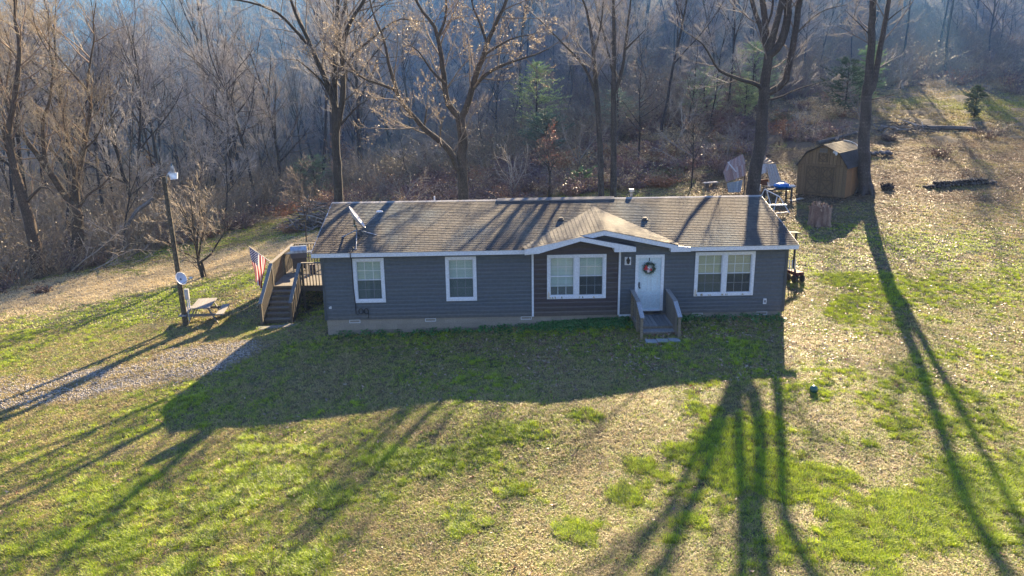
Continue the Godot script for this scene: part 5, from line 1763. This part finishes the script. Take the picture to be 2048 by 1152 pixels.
	tp.box(V(0, 0.62, 0), V(1.5, 0.06, 0.8), Color(0.09, 0.085, 0.08))
	part("table_top", tp, M.wood, tb)
	for x in [-0.68, 0.68]:
		for z in [-0.33, 0.33]:
			var l := MB.new()
			l.box(V(x, 0.28, z), V(0.08, 0.66, 0.08), Color(0.07, 0.06, 0.055))
			part("leg", l, M.wood, tb)
	var tarp := MB.new()
	tarp.ball(V(0, 0.12, 0), V(0.45, 0.17, 0.32), 10, 18, Color(0.01, 0.13, 0.42), 0.16, 4)
	tarp.ball(V(0.42, 0.08, 0.08), V(0.24, 0.1, 0.22), 8, 12, Color(0.02, 0.16, 0.45), 0.2, 8)
	single("blue_tarpaulin", tarp, M.gloss, "crumpled bright blue tarpaulin lying on the dark bench", "tarpaulin", on(23.3, -17.6, 0.66))
	var wp := MB.new()
	wp.ball(V(0, 0.08, 0), V(0.22, 0.09, 0.18), 8, 12, Color(0.6, 0.62, 0.64), 0.25, 3)
	single("white_sack", wp, M.cloth, "small crumpled white sack on the bench next to the blue tarpaulin", "sack", on(23.85, -17.45, 0.66))
	var bd := MB.new()
	bd.box(Vector3.ZERO, V(0.9, 0.03, 0.3), Color(0.55, 0.48, 0.38), Basis(V(0, 0, 1), 0.12))
	single("loose_board", bd, M.wood, "pale loose board on the ground between the blue tarpaulin and the shed", "board", on(23.95, -16.9, 0.08), 0.4)
	var ws := MB.new()
	ws.box(V(0, 0.28, 0), V(0.9, 0.06, 0.45), Color(0.55, 0.53, 0.5), Basis(V(0, 0, 1), 0.06))
	ws.box(V(-0.25, 0.1, 0), V(0.18, 0.35, 0.25), Color(0.2, 0.18, 0.17))
	ws.box(V(0.25, 0.1, 0), V(0.18, 0.35, 0.25), Color(0.2, 0.18, 0.17))
	single("stone_slab", ws, M.stone, "pale flat slab on blocks among the brambles behind the ridge", "slab", on(20.4, -22.3))
	# debris by the end wall of the house, its cart and rack shapes made up
	var c := thing("cart_shaped_debris", "dark red metal debris with white bars, built as a cart, by the end wall nearest the stump", "cart", on(18.9, -3.6), 0.3)
	c.scale = Vector3.ONE * 0.75
	var tray := MB.new()
	tray.box(V(0, 0.5, 0), V(0.5, 0.18, 0.8), Color(0.13, 0.03, 0.035))
	part("tray", tray, M.rust, c)
	for z in [-0.25, 0.25]:
		var w := MB.new()
		w.tube(PackedVector3Array([V(-0.3, 0.2, z), V(-0.24, 0.2, z)]), 0.22, 0.22, 14, Color(0.03, 0.03, 0.03), true)
		w.tube(PackedVector3Array([V(0.24, 0.2, z), V(0.3, 0.2, z)]), 0.22, 0.22, 14, Color(0.03, 0.03, 0.03), true)
		part("wheel", w, M.plain, c)
	for x in [-0.2, -0.02, 0.18]:
		var b := MB.new()
		b.tube(PackedVector3Array([V(x, 0.55, -0.3), V(x + 0.02, 1.15, -0.35)]), 0.022, 0.022, 6, white, true)
		part("upright_bar", b, M.paint, c)
	var rk := thing("plank_rack", "weathered plank on dark posts sticking out past the eave nearest the stump", "rack", on(19.2, -5.5), 0.5)
	var pl := MB.new()
	pl.bar(V(-0.5, 1.62, 0), V(0.55, 1.5, 0.1), 0.25, 0.04, Color(0.42, 0.36, 0.29))
	part("plank", pl, M.wood, rk)
	for x in [-0.4, 0.45]:
		var b := MB.new()
		b.box(V(x, 0.72, 0.05), V(0.07, 1.6, 0.07), Color(0.08, 0.06, 0.05))
		part("leg", b, M.wood, rk)

func stump() -> void:
	var t := thing("tree_stump", "big reddish splintered tree stump standing before the shed doors", "stump", on(23.3, -11.9))
	t.scale = V(0.98, 0.8, 0.98)
	var body := MB.new()
	var cols := 40
	var rows := 10
	var f := noise(21, 1.2, 3)
	for i in rows + 1:
		for j in cols + 1:
			var a := TAU * j / cols
			var h := float(i) / rows
			var ridge := f.get_noise_2d(cos(a) * 4.2, sin(a) * 4.2 + h * 0.4)
			var r := 0.5 + 0.09 * ridge + 0.1 * f.get_noise_2d(cos(a) * 1.2 + 5.0, sin(a) * 1.2) + 0.05 * f.get_noise_2d(cos(a) * 6, sin(a) * 6 + h * 2.0) + 0.07 * pow(1.0 - h, 3) * (1.0 + ridge * 2) + 0.05 * h
			var top := 1.3 + 0.3 * f.get_noise_2d(cos(a) * 3 + 9, sin(a) * 3) + 0.1 * sin(a * 11)
			body.v.append(V(cos(a) * r, h * top - 0.1, sin(a) * r))
			body.n.append(V(cos(a + ridge * 1.2), 0.1, sin(a + ridge * 1.2)))
			body.c.append(wob(Color(0.27, 0.15, 0.11).lerp(Color(0.52, 0.35, 0.25), clampf(ridge * 2.5 + 0.4, 0, 1)), 0.12))
			body.t.append(Vector2.ZERO)
	for i in rows:
		for j in cols:
			var a := i * (cols + 1) + j
			body.ix.append_array([a, a + 1, a + cols + 1, a + 1, a + cols + 2, a + cols + 1])
	part("trunk", body, M.wood, t)
	var sp := MB.new()
	for k in 150:
		var a := rng.randf() * TAU
		var r := rng.randf_range(0.05, 0.52)
		var p := V(cos(a) * r, rng.randf_range(0.7, 1.1), sin(a) * r)
		sp.bar(p, p + V(rng.randf_range(-0.08, 0.08), rng.randf_range(0.12, 0.45), rng.randf_range(-0.1, 0.1)), rng.randf_range(0.02, 0.08), rng.randf_range(0.02, 0.05), wob([Color(0.55, 0.35, 0.24), Color(0.34, 0.19, 0.13), Color(0.7, 0.54, 0.38)][k % 3], 0.2))
	part("splinters", sp, M.wood, t)
func log_at(a: Vector3, b: Vector3, r: float, col: Color) -> MB:
	var mb := MB.new()
	var p := PackedVector3Array()
	for i in 6:
		p.append(a.lerp(b, i / 5.0) + V(rng.randf_range(-1, 1), rng.randf_range(-0.5, 0.5), rng.randf_range(-1, 1)) * r * 0.25)
	mb.tube(p, r, r * 0.75, 8, col, true)
	return mb

func piles() -> void:
	var t := thing("firewood_row", "low dark row of split firewood stacked along the open slope", "firewood", on(34.2, -18.1))
	for i in 46:
		var x := -2.2 + (i % 23) * 0.2
		var y := 0.1 + (i / 23) * 0.17 + rng.randf_range(-0.03, 0.03)
		if i >= 23 and absf(x) > 1.7:
			continue
		var p := on(34.2 + x, -18.0 - x * 0.12) - t.position + V(0, y, 0)
		var d := V(rng.randf_range(-0.25, 0.25), rng.randf_range(-0.1, 0.15), 1).normalized() * 0.23
		part("firewood_log", log_at(p - d, p + d, rng.randf_range(0.08, 0.12), wob([Color(0.2, 0.17, 0.15), Color(0.1, 0.085, 0.08), Color(0.3, 0.27, 0.24)][rng.randi() % 3], 0.2)), M.bark, t)
	var b := thing("charred_stump", "small black rotten stump close to the foot of the straight trunk by the shed", "stump", on(29.75, -17.9))
	var sm := MB.new()
	sm.ball(V(0, 0.12, 0), V(0.36, 0.26, 0.3), 9, 14, Color(0.06, 0.04, 0.035), 0.2, 6)
	for k in 14:
		var a := rng.randf() * TAU
		sm.bar(V(cos(a) * 0.2, 0.1, sin(a) * 0.2), V(cos(a) * 0.4, rng.randf_range(0.1, 0.45), sin(a) * 0.4), 0.07, 0.05, wob(Color(0.09, 0.06, 0.05), 0.3))
	part("wood", sm, M.bark, b)
	for s in [["brush_pile", "grey heap of cut branches beyond the deck railing", -5.8, -24.6, 2.2, 190, Color(0.4, 0.37, 0.34), 1.9], ["brush_pile", "wide tangle of pale dead branches on the slope below the dark juniper", 39.5, -35.0, 2.6, 80, Color(0.33, 0.29, 0.25), 0.8]]:
		var pile := thing(s[0], s[1], "brush pile", on(s[2], s[3]))
		for i in s[5]:
			var a := rng.randf() * TAU
			var q := rng.randf()
			var p := V(cos(a) * q * s[4], (1.0 - q) * s[7] * rng.randf(), sin(a) * q * s[4] * 0.7)
			var e := V(rng.randf_range(-1, 1), rng.randf_range(-0.25, 0.4), rng.randf_range(-1, 1)).normalized() * rng.randf_range(0.4, 1.2)
			var mb := MB.new()
			mb.tube(PackedVector3Array([p - e, p + V(0, 0.06, 0), p + e * 0.6 + V(0.05, 0.03, 0), p + e]), rng.randf_range(0.02, 0.065), 0.014, 5, wob(s[6] if rng.randf() < 0.7 else Color(0.7, 0.65, 0.58), 0.5))
			part("stick", mb, M.bark, pile)
	var gl := Color(0.25, 0.22, 0.2)
	var logs := [[30.9, -31.2, 36.0, -34.6, 0.16, "lower grey fallen log behind the shed roof"], [30.6, -32.3, 35.2, -36.4, 0.13, "upper grey fallen log behind the shed roof, lying askew"], [32.5, -31.6, 34.4, -35.5, 0.11, "thin grey fallen log crossing two thicker ones behind the shed"], [40.6, -35.4, 45.0, -34.4, 0.2, "pale thick fallen log on the slope below the dark juniper"], [29.8, -25.2, 31.0, -26.0, 0.13, "short grey log on the grass just behind the shed"]]
	for l in logs:
		var a := on(l[0], l[1], l[4] * 0.8)
		var c := on(l[2], l[3], l[4] * 0.8)
		single("fallen_log", log_at(Vector3.ZERO, c - a, l[4], wob(gl if l[4] < 0.2 else Color(0.34, 0.29, 0.25), 0.1)), M.bark, l[5], "log", a)
	var cl := MB.new()
	for i in 16:
		cl.ball(V(rng.randf_range(-0.7, 0.7), rng.randf_range(0.05, 0.3), rng.randf_range(-0.3, 0.3)), V(0.16, 0.1, 0.12), 6, 8, wob(Color(0.2, 0.19, 0.19), 0.2), 0.2, i)
	single("rock_heap", cl, M.stone, "small grey heap of broken rock on the slope just above the tan bush", "rocks", on(33.2, -26.2))
	var sy := thing("fallen_sycamore", "pale whitish fallen trunk leaning through the thicket beyond the light pole", "fallen tree", on(-18.0, -21.5))
	var w := MB.new()
	w.tube(PackedVector3Array([V(-1.6, 0.15, 0.9), V(-1.2, 0.45, 0.6), V(-0.4, 0.55, 0.3), V(0.2, 1.15, 0), V(1.0, 1.75, -0.4), V(1.5, 2.6, -0.8), V(2.5, 3.3, -1.2)]), 0.05, 0.13, 8, Color(0.46, 0.45, 0.42))
	part("trunk", w, M.bark, sy)
	var cw := MB.new()
	var g := kind(Color(0.45, 0.43, 0.4), Color(0.42, 0.38, 0.33), {"depth": 4})
	for p in [V(-1.2, 0.45, 0.6), V(-0.4, 0.55, 0.3), V(0.2, 1.15, 0), V(1.0, 1.75, -0.4)]:
		branch(w, cw, p, V(rng.randf_range(-1, 0.1), rng.randf_range(-0.2, 0.7), rng.randf_range(-0.5, 0.7)).normalized(), 1.8, 0.035, 2, g)
	part("branches", cw, M.twig, sy)
	var bl := MB.new()
	bl.ball(V(0, 0.11, 0), V(0.12, 0.12, 0.12), 10, 14, Color(0.02, 0.075, 0.06))
	single("green_ball", bl, M.gloss, "dark green ball lying alone on the lawn", "ball", on(15.36, 7.21))

# ---------------------------------------------------------------- the ground and what lies on it
func ground() -> void:
	var nx := 420
	var nz := 400
	var v := PackedVector3Array()
	var n := PackedVector3Array()
	var c := PackedColorArray()
	var ix := PackedInt32Array()
	var rough := noise(31, 0.35, 3)
	for j in nz + 1:
		var e := j / float(nz) * 2.0 - 1.0
		var z := -10.0 + 24.0 * e + (350.0 if e < 0 else 120.0) * pow(absf(e), 5.0) * signf(e)
		for i in nx + 1:
			var a := i / float(nx) * 2.0 - 1.0
			var x := 6.0 + 30.0 * a + 330.0 * pow(absf(a), 5.0) * signf(a)
			v.append(V(x, land(x, z) - 0.012 + rough.get_noise_2d(x, z) * (0.035 if z > -30 else 0.3), z))
			c.append(soil_color(x, z))
	for j in nz + 1:
		for i in nx + 1:
			var l := v[j * (nx + 1) + maxi(i - 1, 0)]
			var r := v[j * (nx + 1) + mini(i + 1, nx)]
			var b := v[maxi(j - 1, 0) * (nx + 1) + i]
			var f := v[mini(j + 1, nz) * (nx + 1) + i]
			n.append((f - b).cross(r - l).normalized())
	for j in nz:
		for i in nx:
			var a := j * (nx + 1) + i
			ix.append_array([a, a + 1, a + nx + 1, a + 1, a + nx + 2, a + nx + 1])
	var mb := MB.new()
	mb.v = v
	mb.n = n
	mb.c = c
	mb.ix = ix
	var uv := PackedVector2Array()
	uv.resize(v.size())
	mb.t = uv
	var o := part("ground", mb, M.soil, self)
	o.set_meta("kind", "structure")

func blades(k: int, tall: float, wide: float, spread: float, lean: float) -> ArrayMesh:
	var mb := MB.new()
	for i in k:
		var a := rng.randf() * TAU
		var r := sqrt(rng.randf()) * spread
		var p := V(cos(a) * r, -0.01, sin(a) * r)
		var b := rng.randf() * TAU
		var d := V(cos(b) * lean, 1, sin(b) * lean).normalized()
		var h := tall * rng.randf_range(0.5, 1.15)
		var s := V(-sin(b), 0, cos(b)) * wide * 0.5
		var m := p + d * h * 0.6
		var e := m + (d + V(cos(b), -0.5, sin(b)) * lean * 1.1).normalized() * h * 0.45
		var col := Color(1, 1, 1) * rng.randf_range(0.65, 1.25)
		mb.quad(p - s, p + s, m + s * 0.8, m - s * 0.8, col)
		mb.tri(m - s * 0.8, m + s * 0.8, e, col)
	return mb.mesh(M.grass)

func lawn() -> void:
	var short := [blades(11, 0.085, 0.012, 0.09, 0.7), blades(12, 0.055, 0.013, 0.1, 1.1)]
	var long := blades(16, 0.13, 0.010, 0.09, 0.5)
	var coarse := blades(14, 0.10, 0.022, 0.17, 0.8)
	var bs := [PackedFloat32Array(), PackedFloat32Array(), PackedFloat32Array(), PackedFloat32Array(), PackedFloat32Array()]
	var straw := Color(0.5, 0.4, 0.16)
	var dull := Color(0.33, 0.35, 0.06)
	var lush := Color(0.42, 0.52, 0.015)
	for i in 370000:
		var x: float
		var z: float
		if i >= 330000:   # sunlit grass high on the hillside
			x = rng.randf_range(24, 74)
			z = rng.randf_range(-62, -28)
			var far_in := Vector2((x - 52.0) / 11.0, (z + 44.0) / 9.0).length() + n_dirt.get_noise_2d(x * 1.5, z * 1.5) * 0.8
			if rng.randf() > 1.15 - far_in * 0.6:
				continue
			slot(bs[3], on(x, z), Basis(Vector3.UP, rng.randf() * TAU).scaled(Vector3.ONE * rng.randf_range(1.2, 2.2)), wob(dull.lerp(straw.lerp(Color(0.3, 0.2, 0.11), 0.5), clampf(far_in - 0.05 + rng.randf_range(-0.3, 0.3), 0, 1)), 0.3))
			continue
		var near := i < 215000
		if near:
			z = 16.2 - 20.5 * pow(rng.randf(), 1.15)
			var half := (27.86 - z) * 0.70 + 1.0
			x = 6.7 + rng.randf_range(-half, half)
		else:
			z = -4.0 - 30.0 * pow(rng.randf(), 0.9)
			x = rng.randf_range(-24, 58)
		if x > -0.1 and x < LONG + 0.1 and z < 0.05 and z > -DEEP:
			continue
		if -z > brush_edge(x) + 4.0:
			continue
		var g := green(x, z)
		var dr := drive(x, z)
		if rng.randf() < dr * 0.8:
			continue
		var at := on(x, z)
		var turn := Basis(Vector3.UP, rng.randf() * TAU)
		var alive := rng.randf() < g
		var col := dull.lerp(lush, clampf(g * 1.35 - 0.35 + rng.randf_range(-0.15, 0.15), 0, 1)) if alive else straw
		if alive and rng.randf() < 0.2:
			col = Color(0.09, 0.16, 0.045)
		elif rng.randf() < 0.1:
			col = Color(0.12, 0.085, 0.05)
		if x > 20.0 and z < -11.0:   # bare brown slope by the shed
			col = col.lerp(Color(0.21, 0.14, 0.08), clampf(smoothstep(-9.0, -17.0, z) * (0.75 + n_dirt.get_noise_2d(x * 2, z * 2) * 1.3), 0, 0.95))
		col = wob(col, 0.25)
		if not alive and x < -3.0 and absf(z - dry_line(x)) < 4.5 + rng.randf() * 2.0:
			col = col.lerp(Color(0.78, 0.64, 0.4), 0.7)
		elif not alive and rng.randf() < 0.2:
			col = wob(Color(0.27, 0.19, 0.11), 0.2)
		if near:
			if rng.randf() < 0.85 * smoothstep(0.6, 1.0, g):
				slot(bs[2], at, turn.scaled(V(1, 1, 1) * rng.randf_range(0.5, 1.25) * (0.45 + 0.55 * smoothstep(0.65, 1.0, g))), col)
			else:
				slot(bs[rng.randi() % 2], at, turn.scaled(V(1, 1, 1) * rng.randf_range(0.7, 1.3)), col)
		else:
			slot(bs[3], at, turn.scaled(V(1, 1, 1) * rng.randf_range(0.6, 1.3)), col)
	var o := Node3D.new()
	o.name = "grass"
	add_child(o)
	tag(o, "patchy winter lawn of straw-coloured and bright green grass", "grass")
	o.set_meta("kind", "stuff")
	many("short_grass", short[0], bs[0], o)
	many("matted_grass", short[1], bs[1], o)
	many("tall_clumps", long, bs[2], o)
	many("field_grass", coarse, bs[3], o)
	# fallen leaves
	var lf := MB.new()
	lf.quad(V(-0.035, 0.01, 0), V(0, 0, 0.02), V(0.04, 0.02, 0), V(0, 0.0, -0.02), Color.WHITE)
	lf.quad(V(0.0, 0.012, 0.01), V(0.03, 0.03, 0.025), V(0.05, 0.012, 0.0), V(0.02, 0.0, -0.005), Color(0.8, 0.8, 0.8))
	var lb := PackedFloat32Array()
	var lc := [Color(0.4, 0.27, 0.19), Color(0.3, 0.17, 0.12), Color(0.4, 0.31, 0.21), Color(0.22, 0.12, 0.08), Color(0.3, 0.13, 0.06), Color(0.33, 0.25, 0.17)]
	for i in 120000:
		var x := rng.randf_range(-14, 44)
		var z := 16.0 - 42.0 * pow(rng.randf(), 1.0)
		if x > -0.1 and x < LONG + 0.1 and z < 0.05 and z > -DEEP:
			continue
		var share := 0.07 + 0.4 * smoothstep(14.0, 19.0, x) * (1.0 - smoothstep(2.0, 10.0, z)) + 1.5 * exp(-pow((z - 2.5) / 2.8, 2)) * smoothstep(2.0, 9.0, x) * (1.0 - smoothstep(17.0, 19.0, x)) + 0.5 * exp(-pow((x + 1.0) / 1.5, 2) - pow((z + 3.5) / 2.5, 2))
		share *= clampf(0.7 + n_fine.get_noise_2d(x * 0.6 + 200, z * 0.6) * 2.2, 0.1, 2.0)
		if rng.randf() > share or drive(x, z) > 0.5:
			continue
		slot(lb, on(x, z, 0.025), Basis.from_euler(V(rng.randf_range(-0.5, 0.5), rng.randf() * TAU, rng.randf_range(-0.5, 0.5))).scaled(Vector3.ONE * rng.randf_range(0.5, 1.6)), wob(lc[rng.randi() % 6], 0.25))
	var l := many("fallen_leaves", lf.mesh(M.leaf), lb)
	tag(l, "curled brown fallen leaves scattered over the lawn", "leaves")
	# gravel of the drive
	var st := MB.new()
	st.ball(Vector3.ZERO, V(0.022, 0.014, 0.018), 4, 6, Color.WHITE, 0.15, 2)
	var gb := PackedFloat32Array()
	for i in 110000:
		var x := rng.randf_range(-19, -1)
		var z := rng.randf_range(-3, 10)
		if rng.randf() > drive(x, z) * 0.42:
			continue
		slot(gb, on(x, z, 0.012), Basis(Vector3.UP, rng.randf() * TAU).scaled(Vector3.ONE * rng.randf_range(0.6, 1.7)), wob(Color(0.31, 0.275, 0.23), 0.4))
	var gr := many("gravel", st.mesh(M.plain), gb)
	tag(gr, "loose grey gravel of the worn drive below the light pole", "gravel")
	# green clover along the foundation
	var cl := MB.new()
	for i in 14:
		leaf_on(cl, V(rng.randf_range(-0.1, 0.1), rng.randf_range(0.02, 0.16), rng.randf_range(-0.1, 0.1)), Color(1, 1, 1))
	var cb := PackedFloat32Array()
	for i in 2600:
		var x := rng.randf_range(0.2, 17.0)
		var z := 0.06 + absf(rng.randfn(0, 0.4))
		var w := exp(-pow((x - 9.6) / 1.6, 2)) + 0.08 + 0.25 * exp(-pow((x - 13.0) / 0.6, 2))
		if rng.randf() > w or (x > 11.2 and x < 12.8 and z < 2.2):
			continue
		slot(cb, on(x, z), Basis(Vector3.UP, rng.randf() * TAU).scaled(Vector3.ONE * rng.randf_range(0.8, 1.5)), wob(Color(0.045, 0.15, 0.03), 0.3))
	var co := many("foundation_weeds", cl.mesh(M.leaf), cb)
	tag(co, "green clover and weeds along the house foundation", "weeds")

func _ready() -> void:
	rng.seed = 20
	# camera
	var cam := Camera3D.new()
	cam.name = "camera"
	cam.fov = 40.46
	cam.near = 0.1
	cam.far = 900.0
	cam.position = V(6.196, 8.703, 27.862)
	cam.rotation_order = EULER_ORDER_YXZ
	cam.rotation = V(deg_to_rad(-15.264), deg_to_rad(-1.449), deg_to_rad(-0.727))
	add_child(cam)
	# sky
	var sky := ProceduralSkyMaterial.new()
	sky.sky_top_color = Color(0.36, 0.52, 0.80)
	sky.sky_horizon_color = Color(0.75, 0.83, 0.92)
	sky.sky_curve = 0.2
	sky.ground_bottom_color = Color(0.2, 0.18, 0.14)
	sky.ground_horizon_color = Color(0.5, 0.52, 0.52)
	sky.sun_angle_max = 20.0
	var env := Environment.new()
	env.background_mode = Environment.BG_SKY
	env.sky = Sky.new()
	env.sky.sky_material = sky
	env.background_energy_multiplier = 0.25
	env.tonemap_mode = Environment.TONE_MAPPER_LINEAR
	env.tonemap_exposure = 8.2
	env.sdfgi_enabled = true
	env.ssao_enabled = true
	env.ssil_enabled = true
	env.fog_enabled = true
	env.fog_density = 0.0003
	env.fog_light_color = Color(0.66, 0.8, 1.0)
	env.volumetric_fog_enabled = true
	env.volumetric_fog_density = 0.0
	var we := WorldEnvironment.new()
	we.name = "environment"
	we.environment = env
	add_child(we)
	# low winter sun, behind the house and to the right
	var sun := DirectionalLight3D.new()
	sun.name = "sun"
	sun.light_color = Color(1.0, 0.9, 0.74)
	sun.light_energy = 1.6
	sun.light_angular_distance = 0.5
	sun.shadow_enabled = true
	add_child(sun)
	sun.basis = Basis.looking_at(V(-0.36, -0.464, 1.0), Vector3.UP)
	n_green = noise(41, 0.16, 4)
	n_fine = noise(43, 0.55, 3)
	n_dirt = noise(47, 0.11, 4)
	materials()
	# the place
	ground()
	house()
	deck()
	porch()
	shed()
	woods()
	big_trees()
	shrubs()
	# objects
	shelter()
	stump()
	piles()
	yard_pole()
	picnic_table()
	flag()
	dishes()
	wreath()
	# blue air standing over the far valley
	for q in [[-78.0, 70.0, 26.0, 0.0036], [-255.0, 280.0, 62.0, 0.0065]]:
		var haze := FogVolume.new()
		haze.name = numbered("valley_haze")
		haze.size = V(640, q[2] + 10.0, q[1])
		haze.position = V(10, q[2] * 0.5 - 5.0 + (6.0 if q[1] > 100 else 0.0), q[0])
		var fm := FogMaterial.new()
		fm.albedo = Color(0.46, 0.76, 1.0)
		fm.density = q[3]
		haze.material = fm
		haze.set_meta("kind", "stuff")
		add_child(haze)
	# small growth
	undergrowth()
	lawn()
